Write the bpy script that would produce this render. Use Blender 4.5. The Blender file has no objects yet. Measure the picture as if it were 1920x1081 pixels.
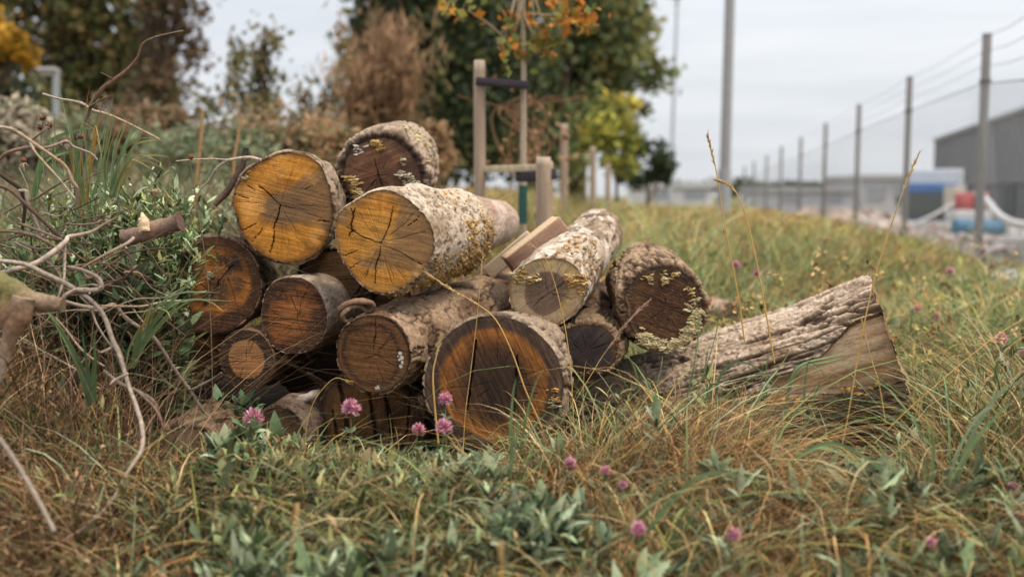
import bpy, bmesh, math, random
import numpy as np
from mathutils import Vector

# ------------------------------------------------------------------ camera, sky, sun, exposure
S = bpy.context.scene
PITCH = math.atan(175.0 / 1866.7)
FPX = 1866.7
CAMZ = 0.75
cd = bpy.data.cameras.new('camera'); cam = bpy.data.objects.new('camera', cd)
S.collection.objects.link(cam); S.camera = cam
cam.location = (0, 0, CAMZ); cam.rotation_euler = (math.pi / 2 - PITCH, 0, 0)
cd.sensor_width = 36; cd.lens = 35; cd.clip_start = 0.05; cd.clip_end = 2000
cd.dof.use_dof = True; cd.dof.focus_distance = 2.70; cd.dof.aperture_fstop = 1.65
S.view_settings.view_transform = 'Standard'; S.view_settings.look = 'None'
S.view_settings.exposure = 0.68; S.view_settings.gamma = 1
S.cycles.use_denoising = True
S.cycles.max_bounces = 6; S.cycles.diffuse_bounces = 1; S.cycles.glossy_bounces = 2
S.cycles.transmission_bounces = 3; S.cycles.transparent_max_bounces = 6
S.cycles.caustics_reflective = False; S.cycles.caustics_refractive = False

SUN_EL, SUN_AZ = math.radians(62), math.radians(118)   # azimuth measured clockwise from +Y
wd = bpy.data.worlds.new('World'); S.world = wd; wd.use_nodes = True
nt = wd.node_tree; nt.nodes.clear()
def WN(t, **k):
    n = nt.nodes.new(t)
    for a, b in k.items(): setattr(n, a, b)
    return n
def math_node(tree, op, a, b=None, clamp=False):
    n = tree.nodes.new('ShaderNodeMath'); n.operation = op; n.use_clamp = clamp
    for i, v in enumerate((a, b)):
        if v is None: continue
        if isinstance(v, (int, float)): n.inputs[i].default_value = v
        else: tree.links.new(v, n.inputs[i])
    return n.outputs[0]
sky = WN('ShaderNodeTexSky', sky_type='NISHITA', sun_disc=False, sun_elevation=SUN_EL, sun_rotation=SUN_AZ)
bg1 = WN('ShaderNodeBackground'); bg1.inputs[1].default_value = 0.08
nt.links.new(sky.outputs[0], bg1.inputs[0])
# overcast layer: brighter towards the zenith as a covered sky is, with low streaks of cloud
tc = WN('ShaderNodeTexCoord'); sp = WN('ShaderNodeSeparateXYZ')
nt.links.new(tc.outputs['Generated'], sp.inputs[0])
el = math_node(nt, 'MAXIMUM', sp.outputs[2], 0.0)
mp = WN('ShaderNodeMapping'); mp.inputs['Scale'].default_value = (1.3, 1.3, 11.0); mp.inputs['Rotation'].default_value = (0, math.radians(3), 0)
nt.links.new(tc.outputs['Generated'], mp.inputs[0])
nz = WN('ShaderNodeTexNoise'); nz.inputs['Scale'].default_value = 1.9; nz.inputs['Detail'].default_value = 5; nz.inputs['Roughness'].default_value = 0.5
nt.links.new(mp.outputs[0], nz.inputs[0])
cr = WN('ShaderNodeValToRGB')
cr.color_ramp.elements[0].position = 0.3; cr.color_ramp.elements[0].color = (0.41, 0.43, 0.462, 1)
cr.color_ramp.elements[1].position = 0.68; cr.color_ramp.elements[1].color = (0.53, 0.543, 0.56, 1)
nt.links.new(nz.outputs[0], cr.inputs[0])
# covered-sky luminance: 1 low down, about 2.8 overhead
st = math_node(nt, 'MULTIPLY_ADD', math_node(nt, 'POWER', el, 1.3), 1.7)
st.node.inputs[2].default_value = 1.0
bg2 = WN('ShaderNodeBackground'); nt.links.new(cr.outputs[0], bg2.inputs[0]); nt.links.new(st, bg2.inputs[1])
mx = WN('ShaderNodeMixShader'); mx.inputs[0].default_value = 0.93
nt.links.new(bg1.outputs[0], mx.inputs[1]); nt.links.new(bg2.outputs[0], mx.inputs[2])
wo = WN('ShaderNodeOutputWorld'); nt.links.new(mx.outputs[0], wo.inputs[0])

sd = bpy.data.lights.new('sun', 'SUN'); sun = bpy.data.objects.new('sun', sd); S.collection.objects.link(sun)
sd.energy = 1.5; sd.angle = math.radians(11); sd.color = (1.0, 0.91, 0.77)
sdir = Vector((math.sin(SUN_AZ) * math.cos(SUN_EL), math.cos(SUN_AZ) * math.cos(SUN_EL), math.sin(SUN_EL)))
sun.rotation_euler = sdir.to_track_quat('Z', 'Y').to_euler(); sun.location = (0, 0, 10)

# ------------------------------------------------------------------ helpers
R = np.random.default_rng(7)
def W(px, py, Y):
    """world point at depth Y seen at photo pixel (px, py); numpy friendly"""
    px = np.asarray(px, float); py = np.asarray(py, float); Y = np.asarray(Y, float)
    a = (px - 960) / FPX; b = -(py - 540.5) / FPX
    c, s = math.cos(PITCH), math.sin(PITCH)
    dy = c + b * s; dz = -s + b * c
    k = Y / dy
    return np.stack(np.broadcast_arrays(a * k, Y, CAMZ + dz * k), -1)
def PIX(p):
    p = np.asarray(p, float); c, s = math.cos(PITCH), math.sin(PITCH)
    x = p[..., 0]; y = p[..., 1]; z = p[..., 2] - CAMZ
    f = y * c - z * s; u = y * s + z * c
    return 960 + FPX * x / f, 540.5 - FPX * u / f
def lin(r, g, b):
    f = lambda v: (v / 255 / 12.92) if v / 255 <= 0.04045 else ((v / 255 + 0.055) / 1.055) ** 2.4
    return np.array([f(r), f(g), f(b)])
def nrm(v):
    v = np.asarray(v, float); return v / np.maximum(np.linalg.norm(v, axis=-1, keepdims=True), 1e-9)

def _h(i, j, k, seed):
    n = (i.astype(np.int64) * 374761393 + j.astype(np.int64) * 668265263 + k.astype(np.int64) * 2147483647 + seed * 144665) & 0xffffffff
    n = ((n ^ (n >> 13)) * 1274126177) & 0xffffffff
    n = ((n ^ (n >> 16)) * 2246822519) & 0xffffffff
    return ((n ^ (n >> 15)) & 0xffffff) / float(0xffffff)
def noise(x, y, z, seed=0):
    x, y, z = np.broadcast_arrays(np.asarray(x, float), np.asarray(y, float), np.asarray(z, float))
    i, j, k = np.floor(x), np.floor(y), np.floor(z)
    f = x - i; g = y - j; h = z - k
    f = f * f * (3 - 2 * f); g = g * g * (3 - 2 * g); h = h * h * (3 - 2 * h)
    o = 0
    for a in (0, 1):
        for b in (0, 1):
            for c in (0, 1):
                o = o + _h(i + a, j + b, k + c, seed) * (f if a else 1 - f) * (g if b else 1 - g) * (h if c else 1 - h)
    return o * 2 - 1
def fbm(x, y, z, seed=0, oc=4, gain=0.5):
    a, o, t = 1.0, 0, 0
    for q in range(oc):
        o = o + a * noise(np.asarray(x) * 2 ** q, np.asarray(y) * 2 ** q, np.asarray(z) * 2 ** q, seed + q * 17); t += a; a *= gain
    return o / t
def sstep(a, b, x): 
    t = np.clip((x - a) / (b - a), 0, 1); return t * t * (3 - 2 * t)
def mixc(a, b, t):
    t = np.asarray(t)[..., None]; return a * (1 - t) + b * t

class MB:
    """collects polygons and links them as ONE mesh object"""
    def __init__(s): s.v = []; s.f = []; s.n = []; s.c = []; s.k = 0
    def add(s, v, faces, col=(0.5, 0.5, 0.5)):
        v = np.asarray(v, float).reshape(-1, 3); faces = np.asarray(faces, int)
        s.v.append(v); s.f.append((faces + s.k).ravel()); s.n.append(np.full(len(faces), faces.shape[1]))
        c = np.asarray(col, float)
        s.c.append(np.broadcast_to(c, (len(v), 3)) if c.ndim == 1 else c.reshape(-1, 3)); s.k += len(v)
    def build(s, name, mat, parent=None, smooth=True, origin=None):
        m = bpy.data.meshes.new(name); v = np.concatenate(s.v)
        if origin is not None: v = v - np.asarray(origin)
        f = np.concatenate(s.f); n = np.concatenate(s.n)
        m.vertices.add(len(v)); m.vertices.foreach_set('co', v.astype(np.float32).ravel())
        m.loops.add(len(f)); m.loops.foreach_set('vertex_index', f.astype(np.int32))
        m.polygons.add(len(n)); m.polygons.foreach_set('loop_start', (np.cumsum(n) - n).astype(np.int32))
        try: m.polygons.foreach_set('loop_total', n.astype(np.int32))
        except Exception: pass
        m.update(calc_edges=True)
        m.polygons.foreach_set('use_smooth', np.full(len(n), smooth))
        at = m.attributes.new('Col', 'FLOAT_COLOR', 'POINT')
        c = np.concatenate(s.c); c4 = np.ones((len(c), 4), np.float32); c4[:, :3] = np.clip(c, 0, 1)
        at.data.foreach_set('color', c4.ravel())
        m.validate(); m.materials.append(mat)
        o = bpy.data.objects.new(name, m); S.collection.objects.link(o)
        if parent: o.parent = parent
        if origin is not None and parent is None: o.location = origin
        return o
    # --- shapes
    def tube(s, pts, rad, k=8, col=(0.5,) * 3, sub=4, cap=True, rough=0.0, seed=0):
        P = np.asarray(pts, float); r = np.broadcast_to(np.asarray(rad, float), (len(P),)).copy()
        if sub > 1 and len(P) > 2: P, r = smooth_path(P, r, sub)
        T = nrm(np.gradient(P, axis=0)); up = np.array([0, 0, 1.0]) if abs(T[0][2]) < 0.9 else np.array([1.0, 0, 0])
        A = []
        a = nrm(np.cross(T[0], up))
        for t in T:
            a = nrm(a - t * np.dot(a, t)); A.append(a)
        A = np.array(A); B = np.cross(T, A)
        th = np.arange(k) * 2 * np.pi / k
        rr = r[:, None] * np.ones(k)
        if rough: rr = rr * (1 + rough * fbm(np.arange(len(P))[:, None] * 0.7, np.cos(th) * 2, np.sin(th) * 2, seed, 3))
        v = P[:, None] + A[:, None] * (np.cos(th) * rr)[..., None] + B[:, None] * (np.sin(th) * rr)[..., None]
        n = len(P); i = np.arange(n - 1)[:, None] * k; j = np.arange(k); j2 = (j + 1) % k
        q = np.stack([i + j, i + j2, i + k + j2, i + k + j], -1).reshape(-1, 4)
        cc = np.asarray(col, float)
        if cc.ndim == 2:
            t = np.linspace(0, len(cc) - 1, n); cc = np.stack([np.interp(t, np.arange(len(cc)), cc[:, d]) for d in range(3)], -1)
            cc = np.repeat(cc, k, 0)
        s.add(v, q, cc)
        if cap:
            for e, idx in ((0, 0), (n - 1, (n - 1) * k)):
                ring = v[e]; c0 = P[e][None]
                f = np.stack([np.full(k, k), j, j2], -1) if e else np.stack([np.full(k, k), j2, j], -1)
                s.add(np.concatenate([ring, c0]), f, cc if cc.ndim == 1 else cc[idx])
    def box(s, c, size, col=(0.5,) * 3, rz=0.0, bev=0.0, rx=0.0, ry=0.0):
        b = bmesh.new(); bmesh.ops.create_cube(b, size=1.0)
        for v in b.verts: v.co = Vector((v.co.x * size[0], v.co.y * size[1], v.co.z * size[2]))
        if bev: bmesh.ops.bevel(b, geom=list(b.edges), offset=bev, segments=2, affect='EDGES', profile=0.5)
        from mathutils import Euler
        m = Euler((rx, ry, rz)).to_matrix()
        b.verts.ensure_lookup_table(); b.verts.index_update()
        v = np.array([(m @ x.co)[:] for x in b.verts]) + np.asarray(c)
        g = {}
        for f in b.faces: g.setdefault(len(f.verts), []).append([x.index for x in f.verts])
        base = s.k; first = True
        for n_, fs in g.items():
            if first: s.add(v, fs, col); first = False
            else:
                s.f.append((np.array(fs) + base).ravel()); s.n.append(np.full(len(fs), n_))
        b.free()
    def ball(s, c, r, col, nu=14, nv=9, lump=0.0, seed=0):
        u = np.arange(nu) * 2 * np.pi / nu; w = np.linspace(0.02, np.pi - 0.02, nv)
        d = np.stack([np.sin(w)[:, None] * np.cos(u), np.sin(w)[:, None] * np.sin(u), np.cos(w)[:, None] * np.ones(nu)], -1)
        k = 1 + lump * fbm(d[..., 0] * 2, d[..., 1] * 2, d[..., 2] * 2, seed, 3)
        v = d * k[..., None] * np.asarray(r) + np.asarray(c)
        i = np.arange(nv - 1)[:, None] * nu; j = np.arange(nu); j2 = (j + 1) % nu
        s.add(v, np.stack([i + j, i + j2, i + nu + j2, i + nu + j], -1).reshape(-1, 4)[:, ::-1], col)
    def ribbons(s, base, az, lean, curve, L, wid, col, nseg=4, twist=0.0, tipcol=None, pw=0.8, lobes=0, fold=0.0, leaf=False, roll=None):
        """N curved blades (leaf=False) or leaves with a midrib (leaf=True)"""
        N = len(base); t = np.linspace(0, 1, nseg + 1)
        b = lambda q: np.broadcast_to(np.asarray(q, float), (N,))[:, None]
        tm = (t[1:] + t[:-1]) / 2
        phi = b(lean) + b(curve) * tm ** 1.4; azt = b(az) + b(twist) * tm
        d = np.stack([np.sin(phi) * np.cos(azt), np.sin(phi) * np.sin(azt), np.cos(phi)], -1) * (b(L) / nseg)[..., None]
        P = np.concatenate([np.zeros((N, 1, 3)), np.cumsum(d, 1)], 1) + np.asarray(base)[:, None]
        azf = b(az) + b(twist) * t + (0 if roll is None else b(roll))
        side = np.stack([-np.sin(azf), np.cos(azf), np.zeros_like(azf)], -1)
        if leaf:
            T = nrm(np.gradient(P, axis=1)); up = nrm(np.cross(side, T))
            prof = np.sin(np.pi * np.clip(t, 0.03, 0.985) ** 0.75)
            if lobes: prof = prof * (1 + 0.42 * np.sin(lobes * 2 * np.pi * t))
            w = b(wid) * 0.5 * prof
            lft = P + side * w[..., None] + up * (w * fold)[..., None]; rgt = P - side * w[..., None] + up * (w * fold)[..., None]
            v = np.stack([lft, P, rgt], 2); nc = 3
        else:
            w = b(wid) * 0.5 * np.clip((1 - t) ** pw, 0.06, 1) * np.clip(0.55 + t * 3, 0, 1)
            v = np.stack([P + side * w[..., None], P - side * w[..., None]], 2); nc = 2
        m = (nseg + 1) * nc
        i = np.arange(N)[:, None, None] * m + np.arange(nseg)[:, None] * nc + np.arange(nc - 1)
        q = np.stack([i, i + 1, i + nc + 1, i + nc], -1).reshape(-1, 4)
        c = np.broadcast_to(np.asarray(col, float), (N, 3))[:, None, None]
        if tipcol is None: c = np.broadcast_to(c, (N, nseg + 1, nc, 3))
        else:
            tc_ = np.broadcast_to(np.asarray(tipcol, float), (N, 3))[:, None, None]; k = (t ** 1.5)[:, None, None]
            c = c * (1 - k) + tc_ * k + np.zeros((N, nseg + 1, nc, 3))
        s.add(v, q, c)

def smooth_path(P, r, sub):
    Q = np.concatenate([[2 * P[0] - P[1]], P, [2 * P[-1] - P[-2]]]); o = []; ro = []
    for i in range(len(P) - 1):
        a, b, c, d = Q[i:i + 4]
        for t in np.arange(sub) / sub:
            o.append(0.5 * (2 * b + (c - a) * t + (2 * a - 5 * b + 4 * c - d) * t * t + (3 * b - 3 * c + d - a) * t ** 3))
            ro.append(r[i] * (1 - t) + r[i + 1] * t)
    o.append(P[-1]); ro.append(r[-1]); return np.array(o), np.array(ro)

def tag(o, label=None, cat=None, group=None, kind=None):
    if label: o['label'] = label
    if cat: o['category'] = cat
    if group: o['group'] = group
    if kind: o['kind'] = kind
    return o
def empty(name, loc, label, cat, group=None):
    o = bpy.data.objects.new(name, None); S.collection.objects.link(o); o.location = [float(q) for q in loc]
    o.empty_display_size = 0.05
    return tag(o, label, cat, group)
def part(mb, name, mat, root, smooth=True):
    return mb.build(name, mat, root, smooth, origin=np.array(root.location))
def part2(mb, name, mat, par, root, smooth=True):          # sub-part: par sits at the root's origin
    return mb.build(name, mat, par, smooth, origin=np.array(root.location))
def copy_tree(o, parent=None):
    c = o.copy(); S.collection.objects.link(c); c.parent = parent
    for ch in list(o.children): copy_tree(ch, c)
    return c

# ------------------------------------------------------------------ materials
def mat_attr(name, rough=0.7, nscale=60.0, namt=0.35, bump=0.25, bscale=None, spec=0.3, trans=0.0, stretch=(1, 1, 1), metal=0.0, bdist=0.003):
    """base colour from the object's own colours, broken up by noise, with a bump; trans = thin leaf translucency"""
    m = bpy.data.materials.new(name); m.use_nodes = True; t = m.node_tree; L = t.links
    p = t.nodes['Principled BSDF']; out = t.nodes['Material Output']
    a = t.nodes.new('ShaderNodeAttribute'); a.attribute_name = 'Col'
    tc = t.nodes.new('ShaderNodeTexCoord'); mp = t.nodes.new('ShaderNodeMapping'); mp.inputs['Scale'].default_value = stretch
    L.new(tc.outputs['Object'], mp.inputs[0])
    n = t.nodes.new('ShaderNodeTexNoise'); n.inputs['Scale'].default_value = nscale; n.inputs['Detail'].default_value = 4
    L.new(mp.outputs[0], n.inputs[0])
    mr = t.nodes.new('ShaderNodeMapRange'); mr.inputs[1].default_value = 0.3; mr.inputs[2].default_value = 0.7
    mr.inputs[3].default_value = 1 - namt; mr.inputs[4].default_value = 1 + namt; L.new(n.outputs[0], mr.inputs[0])
    mu = t.nodes.new('ShaderNodeVectorMath'); mu.operation = 'SCALE'
    L.new(a.outputs['Color'], mu.inputs[0]); L.new(mr.outputs[0], mu.inputs['Scale'])
    L.new(mu.outputs[0], p.inputs['Base Color'])
    p.inputs['Roughness'].default_value = rough; p.inputs['Specular IOR Level'].default_value = spec; p.inputs['Metallic'].default_value = metal
    if bump:
        n2 = t.nodes.new('ShaderNodeTexNoise'); n2.inputs['Scale'].default_value = bscale or nscale * 2; n2.inputs['Detail'].default_value = 3
        L.new(mp.outputs[0], n2.inputs[0])
        b = t.nodes.new('ShaderNodeBump'); b.inputs['Strength'].default_value = bump; b.inputs['Distance'].default_value = bdist
        L.new(n2.outputs[0], b.inputs['Height']); L.new(b.outputs[0], p.inputs['Normal'])
    if trans:
        tr = t.nodes.new('ShaderNodeBsdfTranslucent'); L.new(mu.outputs[0], tr.inputs[0])
        ms = t.nodes.new('ShaderNodeMixShader'); ms.inputs[0].default_value = trans
        L.new(p.outputs[0], ms.inputs[1]); L.new(tr.outputs[0], ms.inputs[2]); L.new(ms.outputs[0], out.inputs[0])
    return m
M_BARK = mat_attr('bark', 0.85, 90, 0.35, 0.5, 160, 0.2, bdist=0.004)
M_WOOD = mat_attr('sawn_wood', 0.62, 120, 0.16, 0.2, 300, 0.25)
M_FUNG = mat_attr('fungus', 0.6, 200, 0.2, 0.2, 300, 0.3)
M_GRASS = mat_attr('grass_blade', 0.65, 14, 0.2, 0, None, 0.12, 0.14)
M_LEAF = mat_attr('weed_leaf', 0.6, 70, 0.22, 0.15, 120, 0.18, 0.14)
M_TREELEAF = mat_attr('tree_leaf', 0.6, 2.0, 0.2, 0, None, 0.2, 0.35)
M_TWIG = mat_attr('twig_bark', 0.75, 120, 0.3, 0.3, 200, 0.25)
M_PETAL = mat_attr('petal', 0.6, 300, 0.12, 0, None, 0.2, 0.35)
M_SOIL = mat_attr('soil', 0.95, 9, 0.4, 0.6, 40, 0.1, bdist=0.02)
M_POLE = mat_attr('galvanised_steel', 0.5, 30, 0.15, 0.05, 60, 0.4, metal=0.0)
M_POST = mat_attr('weathered_timber', 0.85, 30, 0.25, 0.3, 60, 0.2, stretch=(1, 1, 0.12))
M_PAINT = mat_attr('yard_paint', 0.5, 6, 0.12, 0.05, 30, 0.4)
M_GLASS = mat_attr('dark_glass', 0.15, 3, 0.1, 0, None, 0.5)
M_CLAD = mat_attr('cladding', 0.6, 0.7, 0.08, 0, None, 0.3)
M_STRAP = mat_attr('rubber_strap', 0.7, 40, 0.2, 0.1, 80, 0.3)
M_RUBBLE = mat_attr('rubble', 0.9, 8, 0.3, 0.4, 20, 0.2, bdist=0.02)

# ------------------------------------------------------------------ ground
def ground_z(x, y):
    x = np.asarray(x, float); y = np.asarray(y, float)
    mound = 0.13 * sstep(-0.75, -1.5, x) * sstep(1.2, 2.2, y) * sstep(6.0, 3.6, y)
    fx = 3.05 + 0.206 * y                                  # the fence line; the yard behind it lies lower
    low = -1.0 * sstep(0.0, 4.0, x - fx) - 0.5 * sstep(35, 80, y)
    bank = 0.72 * sstep(5.5, 11.0, y) * sstep(1.7, -1.1, x)     # a low grassy bank behind the pile on the left
    return mound + bank + np.maximum(low, -1.0) + 0.02 * fbm(x * 1.3, y * 1.3, 0.3, 5, 3) * sstep(60, 10, y)
def make_ground():
    yy = np.concatenate([np.linspace(-3, 8, 90), np.linspace(8.3, 60, 90), np.geomspace(62, 900, 30)])
    uu = np.linspace(-1, 1, 161)
    X = uu[None] * (4 + 1.2 * np.maximum(yy, 0))[:, None]; Y = yy[:, None] + 0 * X
    Z = ground_z(X, Y)
    n = len(uu); i = np.arange(len(yy) - 1)[:, None] * n; j = np.arange(n - 1)
    q = np.stack([i + j, i + j + 1, i + n + j + 1, i + n + j], -1).reshape(-1, 4)
    near = lin(42, 34, 25); f = fbm(X * .7, Y * .7, 0.0, 3, 4)
    c = mixc(np.broadcast_to(near, X.shape + (3,)), np.broadcast_to(lin(112, 104, 70), X.shape + (3,)), sstep(4, 14, Y))
    c = c * (1 + 0.3 * f[..., None])
    m = MB(); m.add(np.stack([X, Y, Z], -1), q, c)
    tag(m.build('ground', M_SOIL), kind='structure')
make_ground()

# ------------------------------------------------------------------ logs
def crop(pts, ox, oy, s): return [(ox + x / s, oy + y / s) for x, y in pts]
def ell(cx, cy, rx, ry, n=20, wob=0.03, seed=0):
    g = np.random.default_rng(seed); a = np.arange(n) * 2 * np.pi / n
    k = 1 + wob * fbm(np.cos(a) * 1.3, np.sin(a) * 1.3, seed * 1.7, seed, 2) * 2
    return [(cx + rx * np.cos(t) * q, cy + ry * np.sin(t) * q) for t, q in zip(a, k)]
class Frame: pass
def face_frame(poly, Y, far, tilt=0.35, pith=None):
    P = np.array(poly, float); cx, cy = (P.min(0) + P.max(0)) / 2
    F = Frame(); F.c = W(cx, cy, Y); F.far = W(*far)
    ax = F.far - F.c; F.L = np.linalg.norm(ax); F.a = ax / F.L
    view = nrm(np.array([0, 0, CAMZ]) - F.c)
    F.n = nrm(-F.a * (1 - tilt) + view * tilt)
    F.e1 = nrm(np.cross(np.array([0, 0, 1.0]), F.n)); F.e2 = np.cross(F.n, F.e1)
    def unp(p):
        d = W(p[0], p[1], 1.0) - np.array([0, 0, CAMZ]); o = np.array([0, 0, CAMZ])
        k = np.dot(F.c - o, F.n) / np.dot(d, F.n); q = o + d * k - F.c
        return np.array([np.dot(q, F.e1), np.dot(q, F.e2)])
    F.unp = unp
    F.uv = np.array([unp(p) for p in poly])
    F.pith = unp(pith) if pith is not None else F.uv.mean(0)
    d = F.uv - F.pith; an = np.arctan2(d[:, 1], d[:, 0]); o = np.argsort(an)
    F.an = an[o]; F.rr = np.hypot(d[:, 0], d[:, 1])[o]; F.R = F.rr.mean()
    def rad(th):
        a = (th + np.pi) % (2 * np.pi) - np.pi
        return np.interp(a, F.an, F.rr, period=2 * np.pi)
    F.rad = rad
    F.pt = lambda u, v, d=0.0: F.c + np.multiply.outer(u, F.e1) + np.multiply.outer(v, F.e2) + np.multiply.outer(d + 0 * np.asarray(u), F.n)
    return F
def smooth_r(F, th):
    r = F.rad(th); k = max(3, len(th) // 60) | 1; w = np.hanning(k + 2)[1:-1]; w /= w.sum()
    return np.convolve(np.concatenate([r[-k:], r, r[:k]]), w, 'same')[k:-k]

def cut_face(F, zones, seed, streak=0.5, sdir=0.1, ring=110, ringamt=0.07, blotch=None, cracks=(), wear=0.25, rimdark=0.5, nr=84, nth=340, sparse=0.0, spots=(), warp=0.06, checks=22):
    th = np.arange(nth) * 2 * np.pi / nth - np.pi
    ro = smooth_r(F, th) * (1 + 0.012 * fbm(np.cos(th) * 9, np.sin(th) * 9, seed, seed, 3)) * 1.005
    t = np.linspace(0, 1, nr + 1)[1:]
    rn = t[:, None] + 0 * th; r = t[:, None] * ro
    x = r * np.cos(th); y = r * np.sin(th)
    x = np.concatenate([[0], x.ravel()]); y = np.concatenate([[0], y.ravel()]); rn = np.concatenate([[0], rn.ravel()])
    rad = np.hypot(x, y); ang = np.arctan2(y, x)
    u = x + F.pith[0]; v = y + F.pith[1]
    w = rn + warp * fbm(u * 14, v * 14, 1.0, seed + 2, 4) * 2
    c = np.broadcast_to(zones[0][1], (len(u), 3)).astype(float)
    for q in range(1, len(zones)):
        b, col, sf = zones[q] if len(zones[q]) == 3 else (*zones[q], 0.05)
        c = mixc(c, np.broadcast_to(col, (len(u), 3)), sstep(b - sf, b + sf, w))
    if blotch is not None:
        for col, th0, amt, fr, sd_ in blotch:
            c = mixc(c, np.broadcast_to(col, (len(u), 3)), amt * sstep(th0, th0 + 0.3, fbm(u * fr, v * fr, 4.0, sd_, 4)))
    cs, sn = math.cos(sdir), math.sin(sdir); s1 = u * cs + v * sn; s2 = -u * sn + v * cs
    wob = 0.006 * fbm(u * 12, v * 12, 7.0, seed + 5, 2)
    st = fbm(s1 * 16, (s2 + wob) * 300, 0.0, seed + 7, 3) + 0.7 * fbm(s1 * 5, (s2 + wob) * 110, 2.0, seed + 8, 2)
    rg = np.sin(2 * np.pi * (rad * ring + 1.1 * fbm(u * 9, v * 9, 0.5, seed + 9, 3)))
    rays = fbm(np.cos(ang) * 26, np.sin(ang) * 26, rad * 14, seed + 11, 3)
    br = 1 + streak * 0.8 * st + 1.7 * ringamt * rg * sstep(0.03, 0.1, rn) + 0.30 * rays * sstep(0.1, 0.4, rn) + wear * fbm(u * 30, v * 30, 9.0, seed + 13, 4)
    c = c * np.clip(br, 0.25, 2.2)[:, None]
    dep = 0.0012 * st * streak
    if sparse: # pale raised fibres
        k = sstep(0.36, 0.6, fbm(s1 * 110, s2 * 520, 3.0, seed + 15, 2)) * sparse * 0.6; c = mixc(c, np.broadcast_to(lin(170, 140, 105), c.shape), k)
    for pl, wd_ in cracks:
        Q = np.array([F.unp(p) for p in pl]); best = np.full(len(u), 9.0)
        un = u + 0.0035 * fbm(u * 70, v * 70, 1.0, seed + 20, 3); vn = v + 0.0035 * fbm(u * 70, v * 70, 5.0, seed + 21, 3)
        tt = np.zeros(len(u))
        for i in range(len(Q) - 1):
            a, b = Q[i], Q[i + 1]; ab = b - a
            k = np.clip(((un - a[0]) * ab[0] + (vn - a[1]) * ab[1]) / np.dot(ab, ab), 0, 1)
            d = np.hypot(un - a[0] - k * ab[0], vn - a[1] - k * ab[1]); m_ = d < best
            best = np.where(m_, d, best); tt = np.where(m_, (i + k) / (len(Q) - 1), tt)
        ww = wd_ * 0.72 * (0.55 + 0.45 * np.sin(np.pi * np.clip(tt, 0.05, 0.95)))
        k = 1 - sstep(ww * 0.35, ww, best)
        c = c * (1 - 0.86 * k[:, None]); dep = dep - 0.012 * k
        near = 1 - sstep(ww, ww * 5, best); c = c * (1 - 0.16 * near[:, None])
    gc = np.random.default_rng(seed + 77); cm = np.zeros(len(u))
    for q in range(checks):                                             # fine drying checks along the rays
        a0 = gc.uniform(-np.pi, np.pi); r0_, r1_ = sorted(gc.uniform(0.05, 1.02, 2)); wd_ = gc.uniform(0.0004, 0.0011)
        da = np.abs((ang - a0 - 0.10 * fbm(rad * 30, a0 * 9, 0., seed + q, 3) + np.pi) % (2 * np.pi) - np.pi) * rad
        k = (1 - sstep(wd_ * 0.5, wd_ * 1.6, da)) * sstep(r0_ - 0.02, r0_ + 0.05, rn) * sstep(r1_ + 0.02, r1_ - 0.08, rn); cm = np.maximum(cm, k * gc.uniform(0.35, 0.8))
    c = c * (1 - cm[:, None] * 0.75); dep = dep - 0.003 * cm
    for (px, py, rp, col) in spots:
        q = F.unp((px, py)); q2 = F.unp((px + rp, py)); rr = np.hypot(*(q2 - q))
        d = np.hypot(u - q[0], v - q[1]) / rr + 0.9 * fbm(u * 60, v * 60, 2.0, seed + 30, 4)
        c = mixc(c, np.broadcast_to(col, c.shape), 0.9 * (1 - sstep(0.5, 0.9, d)))
    if rimdark: c = c * (1 - rimdark * sstep(0.93, 1.0, rn + 0.03 * fbm(u * 50, v * 50, 2., seed, 3)))[:, None]
    pos = F.pt(u, v, dep + 0.001)
    i = 1 + np.arange(nr - 1)[:, None] * nth; j = np.arange(nth); j2 = (j + 1) % nth
    m = MB(); m.add(pos, np.stack([i + j, i + nth + j, i + nth + j2, i + j2], -1).reshape(-1, 4), c)
    m.f.append(np.stack([np.zeros(nth, int), 1 + j, 1 + j2], -1).ravel()); m.n.append(np.full(nth, 3))
    return m

def bark_h(x, y, s, kind, seed):
    """height 0..1 of the bark relief, and a 0..1 groove mask"""
    if kind == 'furrow':
        f = np.abs(fbm(x * 26 , y * 26, s * 6.5 + 0.6 * fbm(x * 8, y * 8, s * 8, seed + 3, 2), seed, 4))
        g = sstep(0.0, 0.16, f); f2 = np.abs(fbm(x * 60, y * 60, s * 20, seed + 1, 3)); g2 = sstep(0, 0.12, f2)
        return 0.72 * g + 0.28 * g2, 1 - g * (0.6 + 0.4 * g2)
    if kind == 'flaky':
        f = np.abs(fbm(x * 22, y * 22, s * 15, seed, 4)); g = sstep(0.0, 0.1, f)
        pl = sstep(-0.05, 0.05, fbm(x * 11, y * 11, s * 7, seed + 4, 4)); f2 = fbm(x * 70, y * 70, s * 50, seed + 1, 3)
        return 0.45 * g + 0.4 * pl + 0.15 * f2, 1 - g
    if kind == 'speckle':
        q = x + 0.5 * s
        f = fbm(q * 95, y * 95, s * 38, seed, 3); g = 1 - sstep(0.1, 0.3, f)
        lo = 0.3 + 0.7 * sstep(-0.25, 0.3, fbm(x * 9, y * 9, s * 7, seed + 6, 3))
        return 0.6 * g + 0.4 * (0.5 + 0.5 * fbm(x * 40, y * 40, s * 40, seed + 2, 3)), (1 - g) * lo
    f = fbm(x * 18, y * 18, s * 5, seed, 4); f2 = fbm(x * 90, y * 90, s * 60, seed + 1, 3)
    return 0.5 + 0.35 * f + 0.25 * f2, sstep(0.15, 0.5, f2)

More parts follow.
